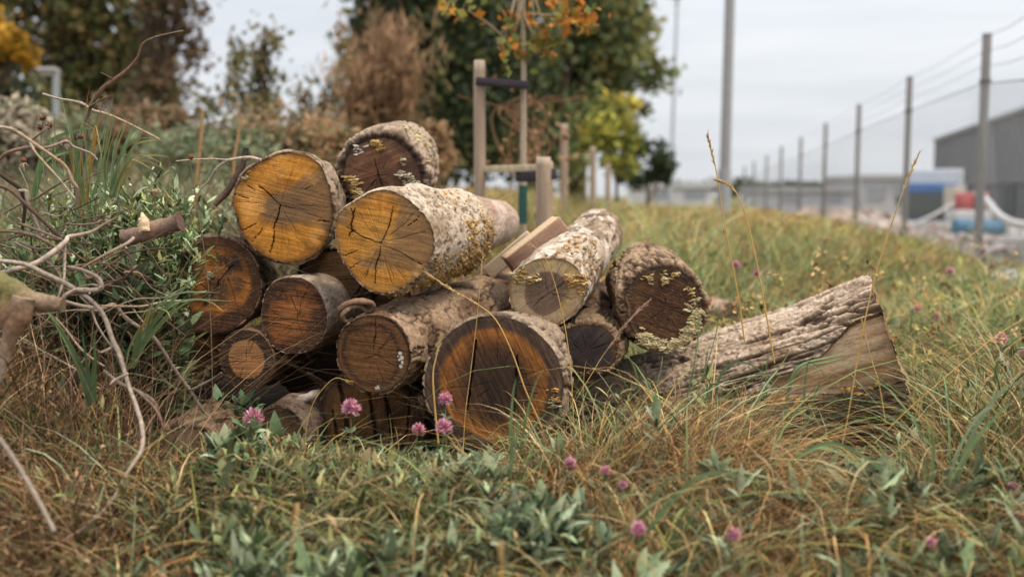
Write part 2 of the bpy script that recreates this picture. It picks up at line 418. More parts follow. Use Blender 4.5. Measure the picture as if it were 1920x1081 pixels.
def log_body(F, seed, th_b=0.012, amp=0.008, kind='furrow', cols=None, endk=0.95, nth=260, ns=130, lump=0.075, bend=(0, 0), rimcol=None, ragged=0.009, moss=0.0, pale=None, knots=5):
    th = np.arange(nth) * 2 * np.pi / nth - np.pi
    ro = smooth_r(F, th); L = F.L
    t = np.concatenate([np.linspace(0, 0.1, ns // 4), np.linspace(0.1, 1, ns - ns // 4 + 1)[1:]])
    far_r = F.R * endk * (1 + lump * fbm(np.cos(th) * 1.5, np.sin(th) * 1.5, seed * 3.1, seed + 40, 3))
    k = sstep(0, 1, t)[:, None]
    base = ro * (1 - k) + far_r * k
    s = (t * L)[:, None] + 0 * th
    X = base * np.cos(th); Y = base * np.sin(th)
    base = base * (1 + lump * 0.7 * fbm(np.cos(th) * 1.2, np.sin(th) * 1.2, s * 5, seed + 41, 3) * sstep(0, 0.25, t)[:, None])
    h, g = bark_h(X, Y, s, kind, seed)
    gk = np.random.default_rng(seed + 90)
    for q in range(knots):                                              # knots and swellings
        t0, s0, kr = gk.uniform(-np.pi, np.pi), gk.uniform(0.06, 0.9) * L, gk.uniform(0.018, 0.04)
        dd_ = np.hypot(((th - t0 + np.pi) % (2 * np.pi) - np.pi)[None] * F.R, s - s0) / kr
        base = base + kr * 0.55 * np.exp(-dd_ ** 2) - kr * 0.4 * np.exp(-(dd_ / 0.35) ** 2)
    rag = ragged * fbm(np.cos(th) * 12, np.sin(th) * 12, seed, seed + 42, 3)
    out = base + th_b + amp * (h - 0.6)
    out = out * (1 - 0.10 * (1 - sstep(0, 0.04, t))[:, None] * 0.4)
    rim = 0.5 * (ro * 0.985 + out[0])
    d = -s - np.where(t[:, None] < 0.02, 0, 0) + 0.0
    d = d + rag * (1 - sstep(0.0, 0.12, t))[:, None]
    rr = np.concatenate([ro[None] * 0.985, rim[None], out]); dd = np.concatenate([0 * rag[None] - 0.004, (rag - 0.0015)[None], d])
    aa = -F.a                                                             # along the log
    u = F.pith[0] * 1 + rr * np.cos(th); v = F.pith[1] + rr * np.sin(th)
    tt = np.clip(-dd / L, 0, 1)
    cen = F.pith * 1.0
    u = u - cen[0] * tt * 1.0; v = v - cen[1] * tt * 1.0
    pos = F.c + u[..., None] * F.e1 + v[..., None] * F.e2 + dd[..., None] * aa
    bw = np.sin(np.pi * tt)[..., None]
    pos = pos + bw * (F.e1 * bend[0] + F.e2 * bend[1])
    cols = cols or (lin(150, 125, 105), lin(105, 82, 66), lin(60, 45, 36))
    n1 = fbm(X * 16, Y * 16, s * 8, seed + 50, 4)
    c = mixc(np.broadcast_to(cols[1], X.shape + (3,)), np.broadcast_to(cols[0], X.shape + (3,)), sstep(-0.35, 0.3, n1 + 0.5 * (h - 0.5)))
    c = mixc(c, np.broadcast_to(cols[2], c.shape), 0.8 * np.clip(g, 0, 1))
    if moss:
        c = mixc(c, np.broadcast_to(lin(105, 108, 55), c.shape), moss * sstep(0.0, 0.35, fbm(X * 9, Y * 9, s * 9, seed + 51, 4)))
    if pale is not None:                                                 # lichen patches
        c = mixc(c, np.broadcast_to(pale, c.shape), 0.75 * sstep(0.08, 0.25, fbm(X * 30, Y * 30, s * 24, seed + 52, 4)) * (1 - g))
    c = c * (1 + 0.22 * fbm(X * 120, Y * 120, s * 90, seed + 53, 2))[..., None]
    rc = np.asarray(rimcol if rimcol is not None else cols[2])
    rn_ = 1 + 0.5 * fbm(np.cos(th) * 30, np.sin(th) * 30, 0., seed + 54, 3)
    c = np.concatenate([(rc * rn_[:, None])[None], (rc * 1.15 * rn_[:, None])[None], c])
    n = len(rr); i = np.arange(n - 1)[:, None] * nth; j = np.arange(nth); j2 = (j + 1) % nth
    m = MB(); m.add(pos, np.stack([i + j, i + nth + j, i + nth + j2, i + j2], -1).reshape(-1, 4)[:, ::-1], c)
    F.body = (pos, th, t)
    # far end, sawn too
    m2 = MB(); ring = pos[-1]; cc = ring.mean(0)
    m2.add(np.concatenate([ring, cc[None]]), np.stack([np.full(nth, nth), j, j2], -1), lin(120, 95, 70))
    return m, m2

# --- shelf fungus: wavy half-round brackets
def brackets(m, P, N, size, cols, seed, flat=0.22, up=(0, 0, 1)):
    g = np.random.default_rng(seed); P = np.asarray(P); N = nrm(N); n = len(P)
    k = 9; a = np.linspace(-1.45, 1.45, k)
    U = nrm(np.asarray(up) + g.normal(0, 0.35, (n, 3))); U = nrm(U - N * (U * N).sum(-1, keepdims=True)); Sd = np.cross(U, N)
    sz = np.asarray(size) * np.clip(g.lognormal(-0.2, 0.42, n), 0.35, 1.6)
    ro = (1 + 0.25 * g.normal(0, 1, (n, k))) * sz[:, None]
    wav = g.normal(0, 0.16, (n, k)) * sz[:, None]
    d = N[:, None] * (np.cos(a) * ro * 0.9)[..., None] + Sd[:, None] * (np.sin(a) * ro)[..., None]
    rim_t = P[:, None] + d + U[:, None] * (wav + 0.05 * sz[:, None])[..., None]
    rim_b = rim_t - U[:, None] * (flat * sz)[:, None, None] - d * 0.06
    root_t = (P + U * (sz * 0.35)[:, None] - N * 0.003)[:, None]; root_b = (P - U * (sz * 0.5)[:, None] - N * 0.003)[:, None]
    v = np.concatenate([root_t, root_b, rim_t, rim_b], 1); M_ = 2 + 2 * k
    b = np.arange(n)[:, None] * M_; j = np.arange(k - 1)
    tri = np.concatenate([np.stack([b + 0 * j, b + 2 + j, b + 3 + j], -1), np.stack([b + 1 + 0 * j, b + 2 + k + j + 1, b + 2 + k + j], -1)], 1).reshape(-1, 3)
    quad = np.stack([b + 2 + j, b + 2 + k + j, b + 3 + k + j, b + 3 + j], -1).reshape(-1, 4)
    ci = g.integers(0, len(cols), n); c = np.array(cols)[ci] * g.uniform(0.5, 1.15, (n, 1))
    cc = np.repeat(c[:, None], M_, 1); cc[:, :2] *= 0.6; cc[:, 2 + k:] *= 1.25; 
    base = m.k; m.add(v, tri, cc); m.f.append((quad + base).ravel()); m.n.append(np.full(len(quad), 4))
def face_pts(F, pts, n, rad, seed, out=0.002):
    """n points scattered about the pixel path pts on a log's cut face"""
    g = np.random.default_rng(seed); Q = np.array(pts, float)
    i = g.uniform(0, len(Q) - 1 - 1e-6, n) if len(Q) > 1 else np.zeros(n); a = i.astype(int); f = (i - a)[:, None]
    p = Q[a] * (1 - f) + Q[np.minimum(a + 1, len(Q) - 1)] * f + g.normal(0, rad, (n, 2))
    uv = np.array([F.unp(q) for q in p]); return F.pt(uv[:, 0], uv[:, 1], out), np.broadcast_to(F.n, (n, 3))
def side_pts(F, n, th0, th1, t0, t1, seed):
    pos, th, t = F.body; g = np.random.default_rng(seed)
    j = ((g.uniform(th0, th1, n) + np.pi) % (2 * np.pi) / (2 * np.pi) * len(th)).astype(int) % len(th)
    i = 2 + np.clip(np.searchsorted(t, g.uniform(t0, t1, n)), 1, len(t) - 2)
    p = pos[i, j]; tv = pos[np.minimum(i + 1, len(pos) - 1), j] - pos[i - 1, j]; sv = pos[i, (j + 3) % len(th)] - pos[i, j - 3]
    return p, nrm(np.cross(sv, -tv)) 

OCH = lin(190, 150, 88); CRE = lin(208, 188, 144); WHI = lin(214, 206, 190); TAN = lin(166, 122, 70)
def make_log(label, poly, Y, far, seed, zones, pith=None, tilt=0.35, face={}, body={}, name='log', group='sawn logs in the pile', fungus=()):
    F = face_frame(poly, Y, far, tilt, pith)
    root = empty(name, F.c + np.array([0, 0, -F.R]), label, 'log', group)
    bm_, cap = log_body(F, seed, **body)
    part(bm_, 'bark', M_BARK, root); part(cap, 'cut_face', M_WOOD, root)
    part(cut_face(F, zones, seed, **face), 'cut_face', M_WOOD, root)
    for spec in fungus:
        for w_, q in enumerate(spec['at']):
            m = MB()
            if q[0] == 'face': P, N = face_pts(F, q[1], q[2], q[3], q[5] if len(q) > 5 else seed + 60)
            else: P, N = side_pts(F, q[2], *q[1], q[5] if len(q) > 5 else seed + 61)
            brackets(m, P, N, q[4], spec['cols'], seed + 62 + w_, up=spec.get('up', (0, 0, 1)))
            f = part(m, spec.get('name', 'bracket_fungus'), M_FUNG, root)
            f['kind'] = 'stuff'
            if 'label' in spec and w_ == 0: f['label'] = spec['label']
    return root, F

c1 = lambda p: crop(p, 300, 220, 3.6025)
c2 = lambda p: crop(p, 600, 220, 3.18)
c3 = lambda p: crop(p, 300, 420, 2.4575)
c4 = lambda p: crop(p, 580, 480, 2.573)
c5 = lambda p: crop(p, 900, 360, 3.002)
LOGS = {}
GREYB = (lin(158, 136, 114), lin(104, 82, 64), lin(48, 36, 28))
BROWNB = (lin(128, 102, 80), lin(86, 65, 50), lin(42, 31, 25))
# A, ochre log top left
LOGS['A'] = make_log('large ochre log with a thin Y-shaped crack, upper left of the pile',
    c1([(890,243),(1000,262),(1080,320),(1120,420),(1150,560),(1160,680),(1130,800),(1080,890),(1000,945),(890,975),(760,955),(650,890),(570,800),(545,740),(532,680),(500,600),(497,530),(520,470),(560,400),(630,340),(720,290),(800,255)]),
    2.93, (563, 384, 3.32), 11, [(0, lin(144, 94, 38)), (0.42, lin(182, 120, 42), 0.2), (0.9, lin(152, 98, 38), 0.06)], pith=c1([(815, 590)])[0],
    face=dict(streak=0.5, sdir=-0.25, ring=140, ringamt=0.05, rimdark=0.45, blotch=[(lin(112, 86, 60), -0.08, 0.85, 8, 201), (lin(208, 150, 84), 0.12, 0.6, 11, 207)],
        cracks=[(c1([(815,590),(800,650),(780,710),(768,760)]), 0.0032), (c1([(775,765),(765,830),(750,890),(742,940)]), 0.003), (c1([(815,590),(760,545),(710,495),(670,475)]), 0.0024),
                (c1([(500,522),(550,530),(600,545)]), 0.002), (c1([(555,765),(600,745),(655,715)]), 0.0018), (c1([(815,592),(860,600),(890,612)]), 0.0016), (c1([(620,840),(670,790),(700,735)]), 0.0013), (c1([(1060,700),(1145,703)]), 0.0014), (c1([(575,455),(640,495)]), 0.0013), (c1([(980,490),(1040,455)]), 0.0012)]),
    body=dict(kind='flaky', th_b=0.011, amp=0.010, cols=GREYB, rimcol=lin(96, 70, 48)),
    fungus=[dict(at=[('face', c1([(640,330),(560,420),(600,395)]), 14, 3, 0.005)], cols=[CRE, OCH], name='fungus')])
# B, ochre log centre
LOGS['B'] = make_log('golden ochre log with forked crack, speckled pale bark and orange fungus on its side',
    c2([(190,520),(235,490),(300,455),(370,438),(430,445),(500,480),(560,530),(620,590),(660,660),(675,740),(670,810),(640,880),(580,950),(500,1005),(430,1035),(370,1045),(300,1025),(240,975),(190,920),(150,860),(115,790),(100,720),(95,640),(110,580),(150,540)]),
    2.80, (846, 434, 3.24), 12, [(0, lin(188, 132, 58)), (0.55, lin(184, 122, 46), 0.2), (0.86, lin(166, 114, 54), 0.06)], pith=c2([(362, 755)])[0],
    face=dict(streak=0.46, sdir=-0.2, ring=130, ringamt=0.045, rimdark=0.35, blotch=[(lin(128, 98, 68), -0.05, 0.8, 8, 301), (lin(212, 160, 92), 0.1, 0.55, 10, 305)],
        cracks=[(c2([(362,755),(385,700),(410,650),(425,590),(440,530)]), 0.0028), (c2([(360,770),(352,830),(335,890),(325,990)]), 0.003), (c2([(365,750),(300,730),(240,705),(195,670)]), 0.0024), (c2([(195,680),(185,640),(200,590),(185,545)]), 0.0034), (c2([(200,575),(210,540)]), 0.0025), (c2([(175,705),(190,665)]), 0.003),
                (c2([(380,765),(470,800),(560,855),(630,890)]), 0.0014), (c2([(165,905),(245,855)]), 0.0013), (c2([(130,825),(215,800)]), 0.0013), (c2([(265,960),(285,905)]), 0.0012), (c2([(520,650),(590,600)]), 0.0011)]),
    body=dict(kind='speckle', th_b=0.010, amp=0.006, cols=(lin(188, 170, 148), lin(142, 120, 98), lin(58, 44, 35)), endk=0.92, rimcol=lin(120, 92, 60), lump=0.07),
    fungus=[dict(at=[('side', (-1.2, 0.35, 0.45, 0.98), 420, 0, 0.007, 1), ('side', (-1.5, -0.2, 0.02, 0.6), 320, 0, 0.0055, 2), ('side', (0.0, 1.3, 0.1, 0.95), 160, 0, 0.0042, 3)], cols=[OCH, TAN, lin(215, 175, 100)], label='orange crust of small bracket fungus along the bark')])
# C, fungus log on top
LOGS['C'] = make_log('dark brown log topmost on the pile, pale fungus around its bark rim',
    c2([(150,290),(165,235),(200,190),(260,150),(330,125),(400,125),(450,140),(510,185),(555,240),(590,300),(600,350),(590,400),(560,440),(480,490),(380,520),(280,510),(200,480),(160,420),(140,350)]),
    3.28, (752, 300, 3.85), 13, [(0, lin(100, 66, 46)), (0.5, lin(112, 78, 56), 0.2), (0.85, lin(96, 70, 52), 0.08)], pith=c2([(350, 345)])[0],
    face=dict(streak=0.6, sdir=0.35, ring=150, ringamt=0.06, rimdark=0.5, blotch=[(lin(66, 44, 34), 0.0, 0.7, 10, 401)], cracks=[(c2([(325,250),(345,330),(365,390),(380,425)]), 0.003), (c2([(270,440),(350,350)]), 0.0014), (c2([(420,420),(350,350)]), 0.0014), (c2([(300,340),(420,345)]), 0.0012)]),
    body=dict(kind='furrow', th_b=0.026, amp=0.026, cols=(lin(168, 146, 124), lin(112, 88, 70), lin(48, 36, 30)), rimcol=lin(60, 45, 36), ragged=0.016, lump=0.08),
    fungus=[dict(at=[('face', c2([(150,370),(210,370),(200,430),(260,460),(210,480)]), 90, 4, 0.0075)], cols=[OCH, CRE, lin(214, 180, 110)], label='ochre bracket fungus at the lower left rim'),
            dict(at=[('face', c2([(470,330),(540,350),(520,400),(580,380),(560,420)]), 60, 3.5, 0.008), ('face', c2([(490,255),(490,280)]), 8, 2, 0.006)], cols=[lin(205, 190, 165), lin(180, 160, 130)], label='grey white bracket fungus on the right of the end'),
            dict(at=[('face', c2([(320,145),(360,160),(350,190)]), 34, 2.6, 0.008)], cols=[OCH, lin(220, 178, 100)], name='fungus', label='ochre crust near the top of the end'),
            dict(at=[('face', c2([(195,185),(265,188),(215,205)]), 10, 3, 0.009)], cols=[WHI], name='fungus', label='small white caps near the top left rim'),
            dict(at=[('side', (0.2, 1.2, 0.02, 0.6), 160, 0, 0.006, 9)], cols=[CRE, lin(190, 165, 125)])])
# D; faces D to H and K hold some low-down shade in their zone colours
LOGS['D'] = make_log('dark brown log with orange heart and black stain, below the upper left ochre log',
    c3([(265,62),(330,75),(385,110),(430,165),(455,230),(462,300),(445,360),(410,420),(350,470),(280,495),(220,500),(160,480),(110,430),(85,370),(78,300),(80,240),(95,180),(130,120),(190,75)]),
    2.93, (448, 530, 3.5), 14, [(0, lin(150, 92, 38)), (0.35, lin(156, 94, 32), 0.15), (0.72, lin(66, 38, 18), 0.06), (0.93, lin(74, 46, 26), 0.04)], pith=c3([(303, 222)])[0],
    face=dict(streak=0.55, sdir=-0.12, ring=120, blotch=[(lin(52, 36, 24), 0.05, 0.85, 7, 521), (lin(80, 50, 24), -0.1, 0.5, 12, 502)], cracks=[(c3([(303,222),(275,260),(245,310),(238,330)]), 0.002), (c3([(303,222),(320,205),(340,185)]), 0.003), (c3([(175,270),(220,300)]), 0.001)], spots=[(c3([(330,190)])[0] + (26, lin(44, 34, 28)))], sparse=0.5),
    body=dict(kind='furrow', th_b=0.008, amp=0.007, cols=BROWNB, rimcol=lin(150, 112, 84)))
# E
LOGS['E'] = make_log('streaky brown log with smooth grey bark, under the left of the golden ochre log',
    c3([(600,248),(650,250),(700,275),(740,330),(765,400),(765,460),(740,530),(690,575),(640,590),(580,590),(530,565),(490,510),(472,440),(475,370),(490,310),(530,265)]),
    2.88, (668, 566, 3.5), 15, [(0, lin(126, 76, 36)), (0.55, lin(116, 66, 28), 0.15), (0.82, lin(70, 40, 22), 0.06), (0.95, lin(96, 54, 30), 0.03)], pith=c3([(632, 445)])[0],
    face=dict(streak=0.85, sdir=-0.12, ring=120, blotch=[(lin(60, 38, 24), 0.05, 0.8, 10, 601)], cracks=[(c3([(632,445),(636,400),(600,340)]), 0.0012), (c3([(632,445),(560,440)]), 0.0009)], sparse=0.5),
    body=dict(kind='smooth', th_b=0.007, amp=0.004, cols=(lin(170, 152, 132), lin(128, 104, 84), lin(84, 62, 48)), rimcol=lin(150, 110, 80), endk=0.9))
# F
LOGS['F'] = make_log('small log with a round pale heart inside a dark ring',
    c3([(400,490),(450,500),(490,540),(515,590),(520,640),(500,700),(460,745),(400,755),(340,740),(300,690),(278,630),(278,570),(300,530),(340,500)]),
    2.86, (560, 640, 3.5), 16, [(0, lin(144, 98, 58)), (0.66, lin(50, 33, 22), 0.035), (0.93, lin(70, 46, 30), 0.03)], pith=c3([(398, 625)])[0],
    face=dict(streak=0.5, sdir=0.0, ring=160, ringamt=0.1, warp=0.03, cracks=[(c3([(398,625),(398,570)]), 0.0008), (c3([(398,625),(350,650)]), 0.0008)], sparse=0.6),
    body=dict(kind='smooth', th_b=0.006, amp=0.005, cols=(lin(120, 92, 68), lin(84, 62, 46), lin(52, 38, 30)), rimcol=lin(120, 88, 64), moss=0.3))
# G
LOGS['G'] = make_log('long log with flaking grey-brown bark in the middle, thin crack from its top',
    c4([(300,292),(350,295),(410,330),(450,380),(475,440),(480,500),(465,560),(430,610),(380,645),(320,655),(260,640),(200,600),(160,550),(140,490),(138,430),(155,370),(190,330),(240,300)]),
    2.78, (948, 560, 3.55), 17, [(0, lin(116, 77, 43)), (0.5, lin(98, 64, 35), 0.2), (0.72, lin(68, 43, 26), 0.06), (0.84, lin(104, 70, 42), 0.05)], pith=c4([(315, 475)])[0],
    face=dict(streak=0.45, sdir=-0.05, ring=150, ringamt=0.08, blotch=[(lin(78, 56, 38), 0.05, 0.6, 9, 701)], cracks=[(c4([(318,295),(320,350),(316,410),(312,450)]), 0.0022), (c4([(315,475),(290,485),(250,500)]), 0.001), (c4([(315,475),(345,460)]), 0.001)],
        spots=[(c4([q])[0] + (r_, WHI)) for q, r_ in (((438, 470), 4), ((446, 488), 5), ((434, 500), 3), ((450, 510), 4), ((440, 530), 3), ((428, 482), 2.5), ((330, 628), 4), ((322, 634), 3), ((340, 620), 2))], sparse=0.4),
    body=dict(kind='flaky', th_b=0.012, amp=0.014, cols=(lin(158, 130, 104), lin(108, 82, 62), lin(46, 34, 27)), rimcol=lin(84, 60, 46), endk=0.9, ns=190))
# H
LOGS['H'] = make_log('largest front log, orange ring around a near black heart with two slots',
    c4([(880,288),(960,300),(1040,330),(1110,385),(1170,450),(1210,530),(1225,620),(1215,700),(1180,780),(1120,850),(1050,910),(960,940),(880,948),(800,935),(720,900),(650,840),(600,770),(565,690),(555,610),(570,530),(600,460),(660,390),(740,330),(810,300)]),
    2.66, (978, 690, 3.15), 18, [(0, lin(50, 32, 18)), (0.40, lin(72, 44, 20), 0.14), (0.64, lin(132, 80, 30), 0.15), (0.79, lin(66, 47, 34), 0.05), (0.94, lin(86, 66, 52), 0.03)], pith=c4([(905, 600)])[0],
    face=dict(streak=0.75, sdir=-1.12, ring=60, ringamt=0.05, warp=0.035, nr=110, nth=420, blotch=[(lin(46, 32, 22), 0.05, 0.75, 6, 805)],
        cracks=[(c4([(806,405),(795,470),(785,560),(772,650),(762,740)]), 0.0070), (c4([(1003,480),(1000,560),(990,640),(985,740)]), 0.0062), (c4([(1040,650),(1120,668)]), 0.0011)]),
    body=dict(kind='furrow', th_b=0.006, amp=0.012, cols=GREYB, rimcol=lin(96, 74, 58), endk=0.97),
    fungus=[dict(at=[('face', c4([(1150,640),(1190,640),(1170,700),(1195,690),(1160,740)]), 34, 3.5, 0.006)], cols=[WHI, OCH, lin(200, 150, 80)], name='fungus', label='white and orange crust low on the right rim')])
# I
LOGS['I'] = make_log('pale tilted log with whitish bark, grey-brown heart and fungus-fringed rim',
    c5([(180,470),(230,430),(310,390),(390,378),(470,385),(530,420),(570,480),(590,550),(575,610),(540,660),(480,710),(400,750),(330,765),(260,725),(200,670),(172,600),(168,540)]),
    2.93, (1122, 437, 3.62), 19, [(0, lin(112, 92, 76)), (0.56, lin(118, 96, 78), 0.1), (0.62, lin(172, 148, 116), 0.03), (0.95, lin(160, 132, 92), 0.04)], pith=c5([(385, 570)])[0],
    face=dict(streak=0.25, sdir=0.6, ring=170, ringamt=0.05, warp=0.05, rimdark=0.3, blotch=[(lin(196, 164, 100), 0.15, 0.5, 10, 901)], cracks=[(c5([(385,570),(450,530),(480,500)]), 0.0014), (c5([(385,570),(330,610),(300,640)]), 0.001), (c5([(385,570),(360,470)]), 0.0009)]),
    body=dict(kind='flaky', th_b=0.008, amp=0.009, cols=(lin(178, 158, 136), lin(130, 106, 84), lin(68, 51, 40)), rimcol=lin(180, 150, 104), pale=lin(206, 192, 176), endk=0.8, lump=0.08),
    fungus=[dict(at=[('face', c5([(185,470),(230,440),(300,490),(250,490),(210,500)]), 70, 4, 0.008)], cols=[CRE, OCH], label='cream fungus on the upper left rim'),
            dict(at=[('face', c5([(490,470),(580,480),(570,510),(500,500),(580,570)]), 70, 3, 0.009)], cols=[lin(214, 180, 120), lin(190, 140, 80)], label='layered fungus on the right rim'),
            dict(at=[('face', c5([(285,725),(330,735),(400,740)]), 18, 3, 0.014)], cols=[lin(214, 172, 100), CRE], label='yellow brackets under the lower rim'),
            dict(at=[('side', (0.3, 1.4, 0.02, 0.35), 110, 0, 0.006, 5)], cols=[OCH, TAN])])
# J
LOGS['J'] = make_log('small near-black log end between the orange ringed log and the split trunk',
    c5([(430,830),(500,770),(580,750),(650,750),(710,770),(750,820),(770,880),(765,930),(730,980),(660,1005),(590,1008),(520,985),(470,940),(445,890)]),
    2.9, (1125, 610, 3.3), 20, [(0, lin(52, 42, 40)), (0.5, lin(60, 50, 48), 0.2), (0.9, lin(84, 56, 36), 0.05)], pith=c5([(600, 890)])[0],
    face=dict(streak=0.3, sdir=0.8, ring=150, blotch=[(lin(40, 32, 30), 0.0, 0.7, 12, 1001)], cracks=[(c5([(520,840),(570,900)]), 0.0012), (c5([(600,890),(690,800)]), 0.001)]),
    body=dict(kind='furrow', th_b=0.011, amp=0.013, cols=BROWNB, rimcol=lin(130, 104, 80), moss=0.2))
# K
LOGS['K'] = make_log('dark brown log resting on the split trunk, bottom rim crusted with cream fungus',
    c5([(830,640),(815,600),(830,550),(870,500),(930,455),(1010,430),(1080,430),(1150,465),(1200,520),(1235,590),(1245,660),(1235,740),(1190,800),(1120,840),(1040,860),(960,850),(900,820),(860,770),(840,710)]),
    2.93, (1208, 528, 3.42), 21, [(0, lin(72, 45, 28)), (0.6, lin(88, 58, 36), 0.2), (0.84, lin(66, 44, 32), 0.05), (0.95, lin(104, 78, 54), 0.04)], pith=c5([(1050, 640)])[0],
    face=dict(streak=0.6, sdir=-0.35, ring=150, ringamt=0.1, blotch=[(lin(60, 38, 26), 0.0, 0.75, 9, 1101)], cracks=[(c5([(1050,640),(1000,600)]), 0.001), (c5([(1050,640),(1150,660)]), 0.001)], sparse=0.5),
    body=dict(kind='furrow', th_b=0.018, amp=0.02, cols=(lin(160, 132, 104), lin(110, 84, 64), lin(50, 37, 29)), rimcol=lin(84, 64, 50), ragged=0.008),
    fungus=[dict(at=[('face', c5([(905,810),(960,850),(1040,865),(1120,850),(1180,795),(1212,730),(1220,660)]), 420, 5, 0.0088)], cols=[CRE, lin(216, 190, 135), lin(230, 212, 165)], label='cream crust of fungus along the bottom and right rim'),
            dict(at=[('face', c5([(1040,440),(1040,510),(1070,480),(1100,460)]), 40, 2.5, 0.007), ('face', c5([(900,490),(970,470),(960,520)]), 22, 2, 0.006), ('face', c5([(1160,540),(1200,560),(1190,620),(1220,600)]), 40, 3, 0.006)], cols=[CRE, lin(206, 180, 130), OCH], name='fungus', label='cream fungus specks along the top of the end')])
# lower, half hidden logs
LOGS['O'] = make_log('big dark log end with several saw slots, half hidden under the middle log',
    ell(694, 792, 98, 96, seed=31), 2.90, (760, 740, 3.5), 22, [(0, lin(116, 76, 40)), (0.8, lin(84, 56, 34), 0.1)],
    face=dict(streak=0.5, sdir=1.4, ring=90, blotch=[(lin(48, 34, 24), 0.0, 0.7, 8, 1201)], cracks=[([(637, 718), (648, 770), (652, 850)], 0.011), ([(692, 735), (703, 800), (708, 880)], 0.010), ([(722, 738), (733, 795), (740, 860)], 0.011), ([(623, 770), (634, 830)], 0.007), ([(770, 720), (764, 800), (745, 870)], 0.004)]),
    body=dict(kind='furrow', cols=BROWNB, rimcol=lin(70, 52, 40)))
LOGS['P'] = make_log('shadowed brown log end low at the left edge of the pile, behind a leaning twig',
    ell(352, 655, 72, 74, seed=33), 2.98, (400, 640, 3.5), 23, [(0, lin(110, 72, 34)), (0.6, lin(92, 60, 30), 0.2), (0.9, lin(70, 48, 32), 0.05)],
    face=dict(streak=0.5, sdir=-0.3, ring=120, blotch=[(lin(60, 42, 28), 0.0, 0.7, 8, 1301)]), body=dict(kind='furrow', cols=BROWNB, rimcol=lin(80, 58, 44)))
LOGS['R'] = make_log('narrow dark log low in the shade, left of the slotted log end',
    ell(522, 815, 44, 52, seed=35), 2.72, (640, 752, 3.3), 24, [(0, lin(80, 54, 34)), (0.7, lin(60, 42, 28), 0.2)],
    face=dict(streak=0.5, sdir=0.3, ring=120), body=dict(kind='smooth', cols=(lin(112, 92, 78), lin(76, 60, 50), lin(50, 40, 34)), rimcol=lin(110, 84, 66), amp=0.006))
LOGS['Q'] = make_log('weathered fibrous log butt sunk in dry grass before the left of the pile',
    ell(350, 850, 60, 48, seed=37), 2.42, (400, 800, 2.78), 25, [(0, lin(112, 88, 66)), (0.7, lin(96, 74, 56), 0.2)], tilt=0.6,
    face=dict(streak=0.7, sdir=1.0, ring=140, ringamt=0.1, sparse=0.8, wear=0.5), body=dict(kind='furrow', cols=BROWNB, rimcol=lin(110, 86, 68), amp=0.014), group=None)
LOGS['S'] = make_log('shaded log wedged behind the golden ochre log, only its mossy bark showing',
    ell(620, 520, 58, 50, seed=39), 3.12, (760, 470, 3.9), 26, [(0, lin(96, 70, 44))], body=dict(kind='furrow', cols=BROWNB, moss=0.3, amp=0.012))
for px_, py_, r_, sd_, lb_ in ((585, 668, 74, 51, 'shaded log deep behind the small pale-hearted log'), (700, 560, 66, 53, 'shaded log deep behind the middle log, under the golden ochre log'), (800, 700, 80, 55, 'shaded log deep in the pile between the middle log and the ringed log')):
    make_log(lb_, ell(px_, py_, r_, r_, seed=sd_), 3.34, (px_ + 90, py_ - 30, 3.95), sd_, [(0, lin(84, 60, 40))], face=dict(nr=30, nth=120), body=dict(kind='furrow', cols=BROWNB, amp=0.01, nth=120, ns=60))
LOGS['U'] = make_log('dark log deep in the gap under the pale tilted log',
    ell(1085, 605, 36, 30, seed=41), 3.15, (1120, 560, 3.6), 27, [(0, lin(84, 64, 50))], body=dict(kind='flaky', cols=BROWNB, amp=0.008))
LOGS['M'] = make_log('small pale log on the grass behind the split trunk, its dark end turned right',
    ell(1372, 583, 14, 13, seed=43), 5.2, (1290, 575, 5.35), 28, [(0, lin(80, 58, 46)), (0.8, lin(64, 48, 40), 0.1)], tilt=0.15, face=dict(nr=30, nth=120, streak=0.5),
    body=dict(kind='flaky', cols=(lin(196, 172, 156), lin(160, 128, 112), lin(110, 84, 70)), endk=1.0, amp=0.006, nth=120, ns=60))
LOGS['T'] = make_log('pale stripped log at the back, between the golden ochre log and the wood block',
    ell(868, 425, 46, 54, seed=45), 3.36, (932, 418, 3.95), 29, [(0, lin(120, 95, 72))], body=dict(kind='smooth', cols=(lin(200, 176, 156), lin(164, 136, 116), lin(120, 92, 76)), amp=0.004, endk=0.85))

